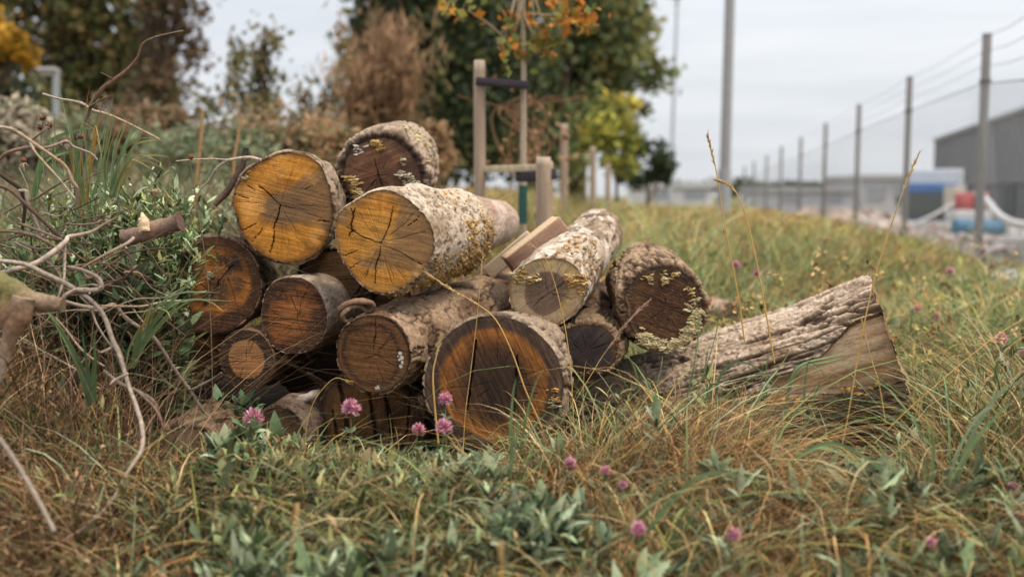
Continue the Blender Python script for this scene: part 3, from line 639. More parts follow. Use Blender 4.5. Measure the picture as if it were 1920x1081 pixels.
# ------------------------------------------------------------------ the split trunk on the right
def in_poly(px, py, poly):
    P = np.array(poly, float); ins = np.zeros(px.shape, bool); j = len(P) - 1
    for i in range(len(P)):
        (xi, yi), (xj, yj) = P[i], P[j]
        with np.errstate(divide='ignore', invalid='ignore'):
            ins ^= ((yi > py) != (yj > py)) & (px < (xj - xi) * (py - yi) / (yj - yi) + xi)
        j = i
    return ins
def make_trunk():
    A = W(1130, 792, 3.30); B = W(1671, 641, 3.02); ax = B - A; L = np.linalg.norm(ax); a = ax / L
    e1 = nrm(np.cross(np.array([0, 0, 1.0]), a)); e2 = np.cross(a, e1)          # e1 towards the back, e2 up
    nth, ns = 420, 420
    th = np.arange(nth) * 2 * np.pi / nth; s = np.linspace(0, 1, ns); S_, T_ = np.meshgrid(s, th, indexing='ij')
    r0 = 0.163 + 0.012 * S_ + 0.026 * sstep(0.72, 1.0, S_) * (0.4 + 0.6 * np.maximum(0, np.sin(T_ - 0.15)))
    r0 = r0 * (1 + 0.06 * fbm(np.cos(T_) * 1.6, np.sin(T_) * 1.6, S_ * 2.2, 71, 3))
    cx = np.cos(T_); sy = np.sin(T_)
    def at(r): return A + (S_ * L)[..., None] * a + (r * cx)[..., None] * e1 + (r * sy)[..., None] * e2
    p0 = at(r0 + 0.01); px, py = PIX(p0)
    view = np.array([0, 0, CAMZ]) - p0; front = ((cx[..., None] * e1 + sy[..., None] * e2) * view).sum(-1) > -0.02
    jit = 5.0 * fbm(S_ * 22, cx * 4, sy * 4, 72, 3)
    bare = in_poly(px + jit, py + jit, [(1720, 566), (1620, 596), (1592, 608), (1566, 633), (1548, 656), (1522, 674), (1478, 698), (1430, 712), (1487, 738), (1557, 733), (1627, 726), (1720, 700)]) & front
    X = r0 * cx; Y = r0 * sy; Z = S_ * L
    f = np.abs(fbm(X * 40, Y * 40, Z * 3.0 + 0.5 * fbm(X * 9, Y * 9, Z * 6, 73, 2), 74, 4)); g = sstep(0, 0.13, f)
    f2 = np.abs(fbm(X * 80, Y * 80, Z * 16, 75, 3)); g2 = sstep(0, 0.14, f2)
    f3 = np.abs(fbm(X * 14, Y * 14, Z * 1.6, 79, 2)); g3 = sstep(0, 0.1, f3)
    h = 0.55 * g + 0.2 * g2 + 0.25 * g3
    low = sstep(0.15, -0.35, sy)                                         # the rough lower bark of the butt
    pos = at(r0 + (0.030 + 0.008 * low) * (h - 0.2) + 0.004 * fbm(X * 150, Y * 150, Z * 90, 76, 2))
    endj = 0.012 * fbm(cx * 5, sy * 5, 0.0, 87, 4) + 0.004 * fbm(cx * 30, sy * 30, 0.0, 88, 2)
    pos = pos + (endj * sstep(0.9, 1.0, S_))[..., None] * a
    n1 = fbm(X * 14, Y * 14, Z * 5, 77, 4)
    c = mixc(np.broadcast_to(lin(140, 114, 90), X.shape + (3,)), np.broadcast_to(lin(196, 172, 148), X.shape + (3,)), sstep(-0.35, 0.3, n1 + 0.5 * (h - 0.6)))
    c = mixc(c, np.broadcast_to(lin(58, 42, 33), c.shape), 0.85 * (1 - g * (0.45 + 0.3 * g2 + 0.25 * g3)))
    strip = sstep(0.05, 0.0, np.abs(T_ - 1.75 + 0.25 * (S_ - 0.6) + 0.03 * fbm(Z * 8, 0, 0, 78, 2))) * sstep(0.25, 0.5, S_)
    c = mixc(c, np.broadcast_to(lin(210, 196, 180), c.shape), 0.8 * strip)  # pale ridge along the top, its sunlit tone put into the bark colour
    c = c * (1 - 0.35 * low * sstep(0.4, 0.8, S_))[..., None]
    root = empty('split_log', [A[0], A[1], 0.0] + 0 * A, 'thick split trunk right of the pile, furrowed bark with a patch of bare wood', 'log')
    # bark shell: drop the stripped faces, wall the rim down to the wood
    nt_ = nth; i = np.arange(ns - 1)[:, None] * nt_; j = np.arange(nt_); j2 = (j + 1) % nt_
    q = np.stack([i + j, i + nt_ + j, i + nt_ + j2, i + j2], -1)
    drop = bare[:-1] & bare[1:] & np.roll(bare, -1, 1)[:-1] & np.roll(bare, -1, 1)[1:]
    inner = at(r0 - 0.006)
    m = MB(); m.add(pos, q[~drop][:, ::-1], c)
    base = len(pos.reshape(-1, 3)); walls = []
    dp = drop
    keep = ~dp
    def wall(mask, a_, b_): 
        walls.append(np.stack([a_[mask], b_[mask], b_[mask] + base, a_[mask] + base], -1))
    K = (q[..., 0], q[..., 1], q[..., 2], q[..., 3])
    nb = np.roll(dp, -1, 1); wall(keep & nb, K[3], K[2])
    nb = np.roll(dp, 1, 1); wall(keep & nb, K[1], K[0])
    nb = np.zeros_like(dp); nb[:-1] = dp[1:]; wall(keep & nb, K[2], K[1])
    nb = np.zeros_like(dp); nb[1:] = dp[:-1]; wall(keep & nb, K[0], K[3])
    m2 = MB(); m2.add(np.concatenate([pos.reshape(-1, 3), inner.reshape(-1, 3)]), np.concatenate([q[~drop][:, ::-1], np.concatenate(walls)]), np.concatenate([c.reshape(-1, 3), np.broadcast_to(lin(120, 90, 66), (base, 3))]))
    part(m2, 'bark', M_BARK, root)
    # the wood inside
    st = fbm(X * 30, Y * 30, Z * 5, 81, 4); kn = fbm(X * 60 + 2 * fbm(X * 10, Y * 10, Z * 8, 82, 2), Y * 60, Z * 7, 83, 3)
    wc = mixc(np.broadcast_to(lin(164, 126, 90), X.shape + (3,)), np.broadcast_to(lin(204, 172, 136), X.shape + (3,)), sstep(-0.4, 0.4, st))
    wc = wc * (1 + 0.42 * kn + 0.25 * fbm(X * 200, Y * 200, Z * 14, 89, 2))[..., None]; ck = np.abs(fbm(X * 40, Y * 40, Z * 3, 84, 3)); wc = wc * (1 - 0.5 * (1 - sstep(0, 0.03, ck)))[..., None]
    wc = mixc(wc, np.broadcast_to(lin(196, 136, 66), wc.shape), 0.5 * sstep(0.1, 0.4, fbm(X * 20, Y * 20, Z * 12, 85, 3)) * sstep(0.2, -0.3, sy))
    wp = at(r0 - 0.004 + 0.003 * st + 0.002 * kn)
    m = MB(); m.add(wp, q.reshape(-1, 4)[:, ::-1], wc)
    part(m, 'bare_wood', M_WOOD, root)
    for e, nm in ((ns - 1, 1), (0, -1)):                                   # sawn ends
        ring = pos[e]; cc = ring.mean(0) ; t = np.linspace(0, 1, 50)[1:, None, None]
        v = cc + (ring - cc) * t + a * 0.002 * nm; rn = np.broadcast_to(t[..., 0], v.shape[:2])
        u_, v_ = ((v - cc) @ e1), ((v - cc) @ e2)
        col = mixc(np.broadcast_to(lin(140, 104, 68), rn.shape + (3,)), np.broadcast_to(lin(158, 124, 88), rn.shape + (3,)), sstep(0.5, 0.9, rn)) * (1 + 0.2 * np.sin(rn * 110) + 0.2 * fbm(u_ * 30, v_ * 30, 0, 86, 3))[..., None]
        m = MB(); i_ = np.arange(48)[:, None] * nt_
        m.add(v, np.stack([i_ + j, i_ + j2, i_ + nt_ + j2, i_ + nt_ + j], -1).reshape(-1, 4)[:, ::nm], col); part(m, 'cut_face', M_WOOD, root)
    # ochre fungus on the lower bark
    g_ = np.random.default_rng(5); m = MB()
    for (x_, y_, n_, sx, sy_) in ((1520, 757, 60, 26, 6), (1450, 742, 30, 24, 6), (1600, 722, 20, 22, 5)):
        tx = g_.normal(x_, sx, n_); ty = g_.normal(y_, sy_, n_)
        d = (px[None] - tx[:, None, None]) ** 2 + (py[None] - ty[:, None, None]) ** 2 + np.where(front, 0, 1e6)[None]
        k = d.reshape(n_, -1).argmin(1); P = pos.reshape(-1, 3)[k]; N = (cx[..., None] * e1 + sy[..., None] * e2).reshape(-1, 3)[k]
        brackets(m, P, N, 0.0085, [OCH, lin(220, 160, 80)], 90 + n_)
    part(m, 'bracket_fungus', M_FUNG, root)
make_trunk()

# ------------------------------------------------------------------ wood block, plank, bark pieces
def wood_box(name, label, c, size, ry, rz, cols, rx=0.0, seed=0):
    b = bmesh.new(); bmesh.ops.create_cube(b, size=1.0)
    bmesh.ops.subdivide_edges(b, edges=list(b.edges), cuts=11, use_grid_fill=True)
    from mathutils import Euler
    M = Euler((rx, ry, rz)).to_matrix(); v0 = np.array([x.co[:] for x in b.verts]) * size
    n = fbm(v0[:, 0] * 6, v0[:, 1] * 40, v0[:, 2] * 40, seed, 4)
    v = v0 * (1 + 0.03 * n[:, None]) * (1 - 0.04 * ((np.abs(v0 / size) > 0.45).sum(1) > 1))[:, None]
    v = v @ np.array(M).T + np.asarray(c); b.verts.index_update()
    top = (v0[:, 2] / size[2] > 0.42)
    col = mixc(np.broadcast_to(cols[0], v.shape), np.broadcast_to(cols[1], v.shape), sstep(-0.4, 0.4, n)); col = np.where(top[:, None], cols[2] * (1 + 0.25 * n[:, None]), col)
    m = MB(); m.add(v, [[x.index for x in f.verts] for f in b.faces], col); b.free()
    o = m.build(name, M_WOOD, smooth=False, origin=np.asarray(c)); tag(o, label, 'wood'); return o
wood_box('wood_block', 'sawn rectangular wood block leaning against the pale tilted log', W(1006, 462, 3.28), (0.225, 0.11, 0.085), math.radians(-37), math.radians(8), (lin(126, 92, 74), lin(158, 124, 102), lin(206, 176, 140)), seed=4)
wood_box('plank', 'pale plank end showing behind the wood block', W(955, 478, 3.42), (0.2, 0.05, 0.05), math.radians(-40), 0, (lin(190, 164, 136), lin(206, 184, 160), lin(214, 192, 164)), seed=5)
def chunk(name, label, pts, rad, cols, cat, k=9, rough=0.5, seed=1):
    m = MB(); m.tube(pts, rad, k, np.array(cols), 4, rough=rough, seed=seed); o = m.build(name, M_BARK, origin=np.asarray(pts[0])); tag(o, label, cat)
g5 = lin(150, 130, 112); g6 = lin(100, 78, 62)
chunk('bark_chunk', 'grey weathered bark chunk in the dark gap under the small pale-hearted log', [W(548, 760, 2.82), W(566, 748, 2.82), W(590, 738, 2.84), W(600, 730, 2.86)], [0.006, 0.014, 0.012, 0.003], [g5, lin(170, 155, 140), g6], 'bark')
m = MB()
m.tube(W(np.array([632, 640, 660, 680, 697, 700, 690, 672, 655, 642, 650, 662]), np.array([598, 578, 566, 565, 568, 578, 584, 574, 578, 592, 602, 596]), np.array([2.80, 2.79, 2.78, 2.78, 2.79, 2.80, 2.8, 2.79, 2.78, 2.78, 2.79, 2.8])), [0.006, 0.01, 0.008, 0.009, 0.007, 0.008, 0.005, 0.007, 0.006, 0.008, 0.005, 0.003], 8, np.array([g6, lin(150, 116, 92), g6, lin(140, 110, 90), g6]), 5, rough=0.35, seed=3)
tag(m.build('bark_strip', M_BARK), 'curled peeling bark strip on top of the middle log', 'bark')

# ------------------------------------------------------------------ brushwood on the left: each stick a thing
PURP = lin(124, 108, 94); GREYT = lin(168, 150, 132); DARKT = lin(76, 58, 48); REDT = lin(112, 82, 64); TANT = lin(166, 136, 104)
def stick(name, label, pix, Y, r, cols, cat='twig', group='twigs of the brush heap', side=(), k=8, seed=0, rough=0.16):
    P = np.array(pix, float); n = len(P); Yv = np.interp(np.linspace(0, 1, n), np.linspace(0, 1, len(Y)), Y) if np.ndim(Y) else np.full(n, Y)
    g = np.random.default_rng(seed + n); w = W(P[:, 0], P[:, 1], Yv); rv = np.interp(np.linspace(0, 1, n), np.linspace(0, 1, len(r)), r) if np.ndim(r) else np.full(n, r)
    w[1:-1] += g.normal(0, 0.0025, (n - 2, 3))
    m = MB(); m.tube(w, rv * g.uniform(0.9, 1.15, n), k, np.array(cols), 5, rough=rough, seed=seed)
    ws, rs = smooth_path(w, rv, 5)
    for q in range(3 + n // 2):                                           # buds and knots
        i = g.integers(1, len(ws) - 1); d = nrm(g.normal(0, 1, 3)); m.tube([ws[i], ws[i] + d * rs[i] * (1.9 if rs[i] < 0.008 else 1.15)], [rs[i] * 0.6, rs[i] * 0.3], 6, cols[-1] if len(cols) else cols, 1)
    for sp in side:
        Q = np.array(sp, float); Ys = np.interp(Q[0, 0], *(lambda o: (P[o, 0], Yv[o]))(np.argsort(P[:, 0])))
        wq = W(Q[:, 0], Q[:, 1], Ys + np.linspace(0, -0.04, len(Q))); m.tube(wq, np.linspace(rv.mean() * 0.8, rv.min() * 0.6, len(Q)), 6, np.array(cols), 4, rough=rough, seed=seed + 3)
    o = m.build(name, M_TWIG, origin=w[0]); tag(o, label, cat, group); return o
K_ = 3.604
q2 = lambda L_: [(x / K_, y / K_ + 180) for x, y in L_]
q3 = lambda L_: [(x / K_, y / K_ + 440) for x, y in L_]
stick('twig', 'tall arching brown twig rising out of the weeds against the left trees', [(150, 330), (158, 262), (166, 202), (192, 168), (214, 149), (241, 130), (253, 111), (267, 84), (289, 71), (313, 64), (343, 58)], (2.75, 2.8, 2.8), (0.006, 0.0055, 0.0035, 0.002), [DARKT, REDT, REDT, PURP], side=[[(213, 150), (200, 142), (189, 136)], [(166, 202), (185, 190), (205, 180)]], seed=1)
stick('twig', 'long straight pale twig sloping down behind the arching twig', [(80, 176), (110, 182), (149, 192), (173, 206), (207, 218), (248, 237), (300, 262)], (2.95, 2.9), (0.003, 0.0045, 0.003), [GREYT, TANT], seed=2)
stick('twig', 'grey twig bending over from the left edge and hooking back at its tip', q2([(-20, 208), (60, 228), (130, 260), (220, 320), (350, 405), (440, 480), (490, 560), (515, 640), (505, 720), (470, 770)]), (2.4, 2.5), (0.0044, 0.0042, 0.0034), [GREYT, TANT, GREYT], side=[q2([(200, 310), (240, 380), (300, 450), (400, 560), (505, 690)])], seed=3)
stick('twig', 'brown twig crossing under the bent grey twig with a knot near its middle', q2([(-10, 430), (60, 385), (180, 350), (300, 345), (380, 325), (450, 310), (500, 330), (600, 395), (655, 430)]), (2.5, 2.6), (0.0045, 0.004, 0.003), [REDT, GREYT], side=[q2([(190, 320), (250, 270), (325, 208)])], seed=4)
stick('twig', 'black-brown twig falling steeply from the left edge into the tangle', q2([(-10, 520), (90, 580), (145, 640), (160, 760), (150, 900)]), (2.45, 2.5), (0.004, 0.0052, 0.004), [DARKT, DARKT], seed=5)
stick('twig', 'thin dark twig running straight down to the right through the tangle', q2([(-10, 605), (60, 640), (150, 700), (270, 830), (420, 965)]), (2.4, 2.42), 0.0045, [REDT, DARKT], seed=6)
stick('twig', 'reddish twig lying level below the dark twigs at the left edge', q2([(-10, 912), (90, 922), (200, 930), (300, 970), (420, 1045)]), (2.35, 2.4), 0.004, [REDT, PURP], side=[q2([(130, 860), (280, 915), (420, 970)])], seed=7)
stick('twig', 'short pale twig with a hooked top in the middle of the tangle', q2([(130, 640), (175, 632), (200, 680), (190, 740), (250, 870), (290, 950)]), (2.46, 2.44), 0.0038, [GREYT, PURP], seed=8)
stick('branch', 'thick pale branch slanting up to a fork with one long thin arm', [(-10, 514), (30, 506), (64, 497), (97, 479), (119, 454), (128, 446), (166, 435), (194, 421), (222, 406)], (2.3, 2.45), (0.004, 0.0070, 0.006, 0.004, 0.0024), [GREYT, lin(190, 170, 150), REDT], 'branch', side=[[(122, 450), (121, 500), (119, 526), (108, 559), (92, 595), (67, 618)]], seed=9)
stick('branch', 'long brown branch that drops from the left edge down into the dry grass', [(-10, 488), (42, 497), (83, 512), (119, 529), (150, 545), (172, 562), (198, 590), (211, 634), (225, 665), (240, 720), (256, 760), (267, 804), (264, 844), (236, 887), (204, 941), (150, 995), (70, 1038)], (2.3, 2.3, 2.2, 2.05, 1.8), (0.0045, 0.006, 0.005, 0.0042, 0.0028), [GREYT, PURP, GREYT, REDT], 'branch', side=[[(213, 650), (190, 660), (180, 655)], [(240, 700), (215, 712), (205, 722)]], seed=10)
stick('twig', 'lilac grey twig leaning across the shadowed log end at the lower left', [(22, 534), (55, 545), (92, 557), (125, 568), (158, 576), (189, 576), (214, 568), (242, 596), (283, 629), (305, 657), (330, 693), (355, 732), (380, 768), (394, 793), (411, 826)], (2.35, 2.5, 2.55), (0.0034, 0.005, 0.0048, 0.0034), [PURP, GREYT, PURP, PURP], side=[[(355, 732), (395, 712), (415, 698)], [(172, 579), (180, 604), (200, 637), (222, 662)]], seed=11)
stick('twig', 'twig looped into a tight curl above the long brown branch', [(128, 500), (155, 504), (180, 518), (193, 534), (183, 544), (161, 547), (139, 547), (122, 557), (115, 579)], (2.3, 2.28), (0.004, 0.006, 0.0045), [PURP, GREYT], seed=12)
stick('twig', 'slender twig slanting up right in front of the dark leaves beside the curl', [(139, 512), (178, 490), (216, 470), (239, 459), (251, 446)], (2.35, 2.45), 0.0036, [REDT, GREYT], seed=13)
stick('twig', 'thin twig curving round the leaves to the left of the dark stained log', [(194, 537), (222, 526), (241, 512), (248, 490), (233, 470)], (2.45, 2.5), 0.003, [REDT, DARKT], seed=14)
stick('twig', 'stout twig sunk in the dry grass at the lower left corner', [(-12, 818), (0, 828), (32, 871), (70, 925), (102, 995)], (1.75, 1.7), 0.0042, [PURP, GREYT], seed=15)
stick('twig', 'crooked twig with a forked end lying over the dry grass under the long brown branch', [(195, 695), (228, 715), (255, 729), (283, 751), (297, 776), (308, 806)], (2.25, 2.2), (0.004, 0.005, 0.004), [PURP, REDT], side=[[(260, 735), (288, 762), (303, 790)]], seed=16)
stick('twig', 'smooth pale twig arching from the weeds over to the ochre log', [(376, 352), (388, 339), (403, 320), (423, 304), (441, 300), (466, 298), (490, 300)], (2.95, 2.9), (0.003, 0.0045, 0.004), [GREYT, lin(190, 168, 150)], side=[[(428, 300), (397, 298), (364, 299), (330, 302)]], seed=17)
stick('branch', 'dark brown stick with a black end, leaning behind the upper left ochre log', [(402, 384), (422, 362), (441, 337), (453, 312), (461, 278)], (3.05, 3.1), (0.009, 0.011, 0.0115, 0.009), [REDT, DARKT, DARKT, lin(48, 38, 34)], 'branch', seed=18)
stick('branch', 'short sawn branch with a pale chip on it, poking out of the leafy weeds', [(232, 446), (258, 438), (290, 430), (318, 423), (338, 416)], (2.62, 2.6), (0.019, 0.021, 0.022, 0.023), [lin(120, 94, 80), lin(150, 122, 104), lin(104, 80, 68)], 'branch', k=16, seed=19)
stick('wood_splinter', 'pale torn wood chip standing on the short sawn branch', [(270, 432), (269, 415), (266, 398)], 2.58, (0.017, 0.013, 0.002), [lin(214, 180, 140), lin(224, 196, 160)], 'wood chip', None, k=7, seed=20, rough=0.4)
m = MB()
fp = lambda L_, Y: W(np.array([p[0] for p in L_]), np.array([p[1] for p in L_]), Y)
MOSS = lin(112, 104, 62); FW = lin(142, 118, 94)
m.tube(fp([(-40, 520), (0, 533), (28, 548), (56, 564), (90, 568), (118, 572)], 2.12), [0.028, 0.026, 0.026, 0.022, 0.017, 0.016], 16, np.array([MOSS, MOSS, FW, lin(120, 98, 76)]), 6, rough=0.25, seed=4)
m.tube(fp([(45, 556), (38, 590), (22, 625), (8, 665), (-8, 715)], 2.10), [0.024, 0.025, 0.018, 0.014, 0.011], 14, np.array([FW, lin(140, 106, 80), FW, GREYT]), 6, rough=0.22, seed=6)
m.tube(fp([(20, 548), (15, 585), (5, 612)], 2.11), [0.02, 0.026, 0.02], 12, np.array([MOSS, lin(138, 104, 80), FW]), 5, rough=0.3, seed=8)
o = m.build('branch', M_TWIG, origin=W(40, 560, 2.12)); tag(o, 'thick mossy forked branch at the left edge of the tangle', 'branch')
g = np.random.default_rng(44)
for q in range(72):
    x0, y0 = (g.uniform(-20, 170), g.uniform(380, 640)) if q < 46 else (g.uniform(0, 260), g.uniform(400, 700)); an = g.uniform(-0.5, 0.9); L_ = g.uniform(70, 190)
    P = [(x0 + L_ * t * math.cos(an) + g.normal(0, 6), y0 + L_ * t * math.sin(an) + g.normal(0, 6)) for t in np.linspace(0, 1, 5)]
    stick('twig', 'thin dead twig in the dense tangle around the thick branches at the left edge', P, (g.uniform(2.4, 2.7), g.uniform(2.4, 2.8)), g.uniform(0.0012, 0.0030), [[REDT, DARKT], [TANT, GREYT], [PURP, REDT]][g.integers(0, 3)], group='thin twigs in the tangle', k=6, seed=100 + q)

# ------------------------------------------------------------------ grass, weeds, flowers
TOPX = [-400, 0, 100, 180, 250, 320, 400, 450, 520, 600, 700, 800, 900, 960, 1000, 1060, 1150, 1250, 1340, 1420, 1480, 1600, 1710, 1780, 1850, 1950, 2400]
TOPY = [560, 600, 640, 705, 790, 835, 840, 820, 835, 866, 880, 885, 885, 865, 815, 765, 750, 720, 725, 800, 885, 905, 885, 750, 640, 590, 560]
def hmax(x, y):
    """how tall the growth stands at a spot in front of the logs"""
    px = 960 + FPX * x / y; top = np.interp(px, TOPX, TOPY)
    return np.clip(np.minimum(0.98 * (CAMZ - (top - 365) * y / FPX - ground_z(x, y)), 0.05 + 0.32 * (y - 1.55)), 0.03, 9)
def in_pile(x, y):
    a = (x > -1.03) & (x < 0.5) & (y > 2.74) & (y < 3.75)
    yl = 3.30 - (x - 0.28) * 0.33; b = (x > 0.2) & (x < 1.16) & (y > yl - 0.12 - 0.16 * sstep(0.7, 0.85, x)) & (y < yl + 0.22)
    return a | b
def scatter(n, y0, y1, p, g, pad=160):
    """ground spots, denser near the viewer"""
    t = g.uniform(0, 1, n); k = 1 - p
    y = (y0 ** k + t * (y1 ** k - y0 ** k)) ** (1 / k)
    px = g.uniform(-pad, 1920 + pad, n); x = (px - 960) / FPX * y
    return x, y
def pick(g, n, cols, w=None):
    i = g.choice(len(cols), n, p=w); c = np.array(cols)[i]; return c * 0.96 * np.clip(g.lognormal(-0.1, 0.42, (n, 1)), 0.3, 1.6) * g.uniform(0.93, 1.07, (n, 3))
DRY = [lin(194, 156, 106), lin(164, 126, 82), lin(214, 180, 128), lin(124, 92, 60), lin(190, 144, 84)]
RED = [lin(150, 116, 86), lin(118, 88, 66), lin(172, 138, 102), lin(92, 68, 51)]
GRN = [lin(94, 114, 62), lin(124, 138, 80), lin(66, 88, 48), lin(140, 148, 94), lin(152, 148, 76)]
GREY = [lin(130, 142, 104), lin(112, 126, 90), lin(150, 158, 122), lin(92, 108, 74)]
def blades(m, x, y, g, h, cols, wid, lean, curve, nseg=5, twist=0.9, azf=0.0, tip=None, z=None):
    n = len(x); az = azf + g.uniform(-np.pi, np.pi, n) if np.ndim(azf) == 0 and azf == 0 else azf
    b = np.stack([x, y, (ground_z(x, y) if z is None else z) - 0.01], -1)
    tm = (np.arange(nseg) + 0.5) / nseg; up = np.cumsum(np.cos(np.asarray(lean)[:, None] + np.asarray(curve)[:, None] * tm ** 1.4), 1).max(1) / nseg
    m.ribbons(b, az, lean, curve, h / np.clip(up, 0.3, 1), wid, cols, nseg, g.uniform(-twist, twist, n), tip, roll=g.uniform(-1.2, 1.2, n))
def tussock(nc, per, y0, y1, p, g, sp):
    cx, cy = scatter(nc, y0, y1, p, g); k = np.repeat(np.arange(nc), g.poisson(per, nc)); n = len(k)
    az = 2.2 * np.pi * fbm(cx * 1.1, cy * 1.1, 0.0, 43, 2) + g.normal(0, 0.7, nc); t = g.uniform(0.6, 1.35, nc); ln = np.abs(g.normal(0.3, 0.25, nc))
    return cx[k] + g.normal(0, sp, n), np.maximum(1.58, cy[k] + g.normal(0, sp, n)), az[k], t[k], ln[k]
def clumped_az(x, y, g, seed, spread=0.9):
    return 2.6 * np.pi * fbm(x * 1.6, y * 1.6, 0.0, seed, 3) + g.normal(0, spread, len(x))

# matted dry grass in front
g = np.random.default_rng(1)
m = MB()
x, y, caz, ctint, clean = tussock(2000, 30, 1.6, 4.6, 1.25, g, 0.045); px = 960 + FPX * x / y
dens = 0.30 + 1.1 * sstep(430, 310, px) + 1.0 * sstep(930, 1080, px) * sstep(1600, 1450, px) + 0.45 * sstep(1560, 1700, px) * sstep(-0.1, 0.3, fbm(x * 2.2, y * 2.2, 0., 41, 3))
dens *= 1 - 0.2 * sstep(400, 460, px) * sstep(960, 880, px)
dens *= 0.45 + 0.9 * sstep(-0.35, 0.25, fbm(x * 3, y * 3, 1.0, 42, 3))
k = (g.uniform(0, 1, len(x)) < dens) & ~in_pile(x, y) & ~((x < -0.5) & (y > 2.75)); x, y, px, caz, ctint, clean = x[k], y[k], px[k], caz[k], ctint[k], clean[k]; n = len(x)
h = np.minimum(hmax(x, y) * g.uniform(0.4, 1.05, n) ** 0.8, g.uniform(0.16, 0.5, n))
lf_ = sstep(400, 320, px) * (y > 1.9); h = h * (1 - lf_) + lf_ * hmax(x, y) * g.uniform(0.5, 1.12, n)
lean = np.abs(clean + g.normal(0.0, 0.22, n)); curve = g.normal(0.9, 0.55, n)
left = sstep(450, 300, px)
cols = np.where((g.uniform(0, 1, n) < 0.25 + 0.6 * left)[:, None], pick(g, n, RED), pick(g, n, DRY))
blades(m, x, y, g, h, cols * ctint[:, None], g.uniform(0.0024, 0.0062, n), lean, curve, 6, 1.4, caz + g.normal(0, 0.75, n))
q = g.choice(n, 2800, p=sstep(460, 330, px) * 1.0 / (sstep(460, 330, px)).sum()); P = np.stack([x[q], y[q], ground_z(x[q], y[q]) + hmax(x[q], y[q]) * g.uniform(0.25, 1.0, len(q))], -1) + g.normal(0, 0.02, (len(q), 3))
m.ribbons(P, g.uniform(-3, 3, len(q)), g.uniform(0, 2.5, len(q)), g.normal(0.5, 0.8, len(q)), g.uniform(0.008, 0.02, len(q)), g.uniform(0.004, 0.01, len(q)), pick(g, len(q), [lin(138, 106, 76), lin(108, 80, 58), lin(160, 128, 94)]), 3, 0.0, leaf=True, fold=0.5)
tag(m.build('dry_grass', M_GRASS), 'matted tan and reddish dry grass in front of the logs', kind='stuff')

# green grass in front
m = MB()
x, y, caz, ctint, clean = tussock(1500, 14, 1.6, 4.6, 1.25, g, 0.035); px = 960 + FPX * x / y
dens = 0.40 + 0.45 * sstep(1480, 1640, px) + 0.25 * sstep(400, 500, px) * sstep(1000, 900, px) - 0.26 * sstep(400, 250, px)
dens *= 1 + 0.25 * sstep(400, 460, px) * sstep(960, 880, px)
dens *= 0.4 + 0.9 * sstep(-0.3, 0.3, fbm(x * 2.5, y * 2.5, 3.0, 44, 3))
k = (g.uniform(0, 1, len(x)) < dens) & ~in_pile(x, y) & ~((x < -0.5) & (y > 2.75)); x, y, px, caz, ctint, clean = x[k], y[k], px[k], caz[k], ctint[k], clean[k]; n = len(x)
h = np.minimum(hmax(x, y) * g.uniform(0.45, 1.12, n), g.uniform(0.12, 0.38, n))
cols = np.where((g.uniform(0, 1, n) < 0.45)[:, None], pick(g, n, GREY), pick(g, n, GRN))
tip = np.where((g.uniform(0, 1, n) < 0.2)[:, None], pick(g, n, DRY), cols)
blades(m, x, y, g, h, cols * ctint[:, None], g.uniform(0.004, 0.010, n), np.abs(g.normal(0.3, 0.22, n)), g.normal(1.1, 0.6, n), 8, 0.8, caz + g.normal(0, 1.1, n), tip * ctint[:, None])
x, y = scatter(6500, 1.7, 4.0, 1.1, g); px = 960 + FPX * x / y                # long arching blades
k = ~in_pile(x, y) & ~((x < -0.5) & (y > 2.75)) & (g.uniform(0, 1, len(x)) < 0.45 + 0.55 * sstep(950, 1150, px)); x, y = x[k], y[k]; n = len(x)
h = np.minimum(hmax(x, y) * np.where((g.uniform(0, 1, n) < 0.15) & ((x / y < 0.26) | (x / y > 0.44)), g.uniform(1.15, 1.7, n), g.uniform(0.75, 1.2, n)), g.uniform(0.15, 0.40, n))
cols = np.where((g.uniform(0, 1, n) < 0.3)[:, None], pick(g, n, DRY), np.where((g.uniform(0, 1, n) < 0.6)[:, None], pick(g, n, GREY), pick(g, n, GRN)))
blades(m, x, y, g, h, cols, g.uniform(0.0035, 0.0095, n), np.abs(g.normal(0.25, 0.2, n)), g.uniform(0.6, 2.3, n), 9, 0.7, clumped_az(x, y, g, 49, 1.3), np.where((g.uniform(0, 1, n) < 0.3)[:, None], pick(g, n, DRY), cols))
tag(m.build('green_grass', M_GRASS), 'grey green arching grass blades mixed through the foreground', kind='stuff')

# the meadow beside and behind the pile
m = MB()
x, y, caz, ctint, clean = tussock(6200, 18, 3.0, 13, 1.4, g, 0.06); px = 960 + FPX * x / y
k = ~in_pile(x, y) & ~((y < 4.2) & (px < 1080)) & ~((px < 700) & (y > 5.5)) & (x < 3.2 + 0.206 * y); x, y, px, caz, ctint, clean = x[k], y[k], px[k], caz[k], ctint[k], clean[k]; n = len(x)
f = fbm(x * 1.5, y * 1.5, 2.0, 46, 3); h = g.uniform(0.12, 0.52, n) * (0.75 + 0.5 * sstep(4.5, 8, y)) * (0.35 + 0.65 * ctint) * (1 + 0.7 * fbm(x * 1.8, y * 1.8, 5.0, 50, 3))
lim = CAMZ - (np.interp(px, [1000, 1250, 1400, 1550, 1680, 1800, 1950], [370, 384, 398, 425, 462, 495, 512]) - 365) * y / FPX - ground_z(x, y)
h = np.clip(np.minimum(h, lim * g.uniform(0.8, 1.35, n)), 0.05, 9)
h = np.minimum(h, np.where((y < 5.0) & (px > 1150), 0.20 + 0.08 * (y - 3), 9))
h = np.where((np.abs(px - 1345) < 75) & (y < 5.3), np.minimum(h, np.maximum(0.05, 0.70 - 0.125 * y)), h)
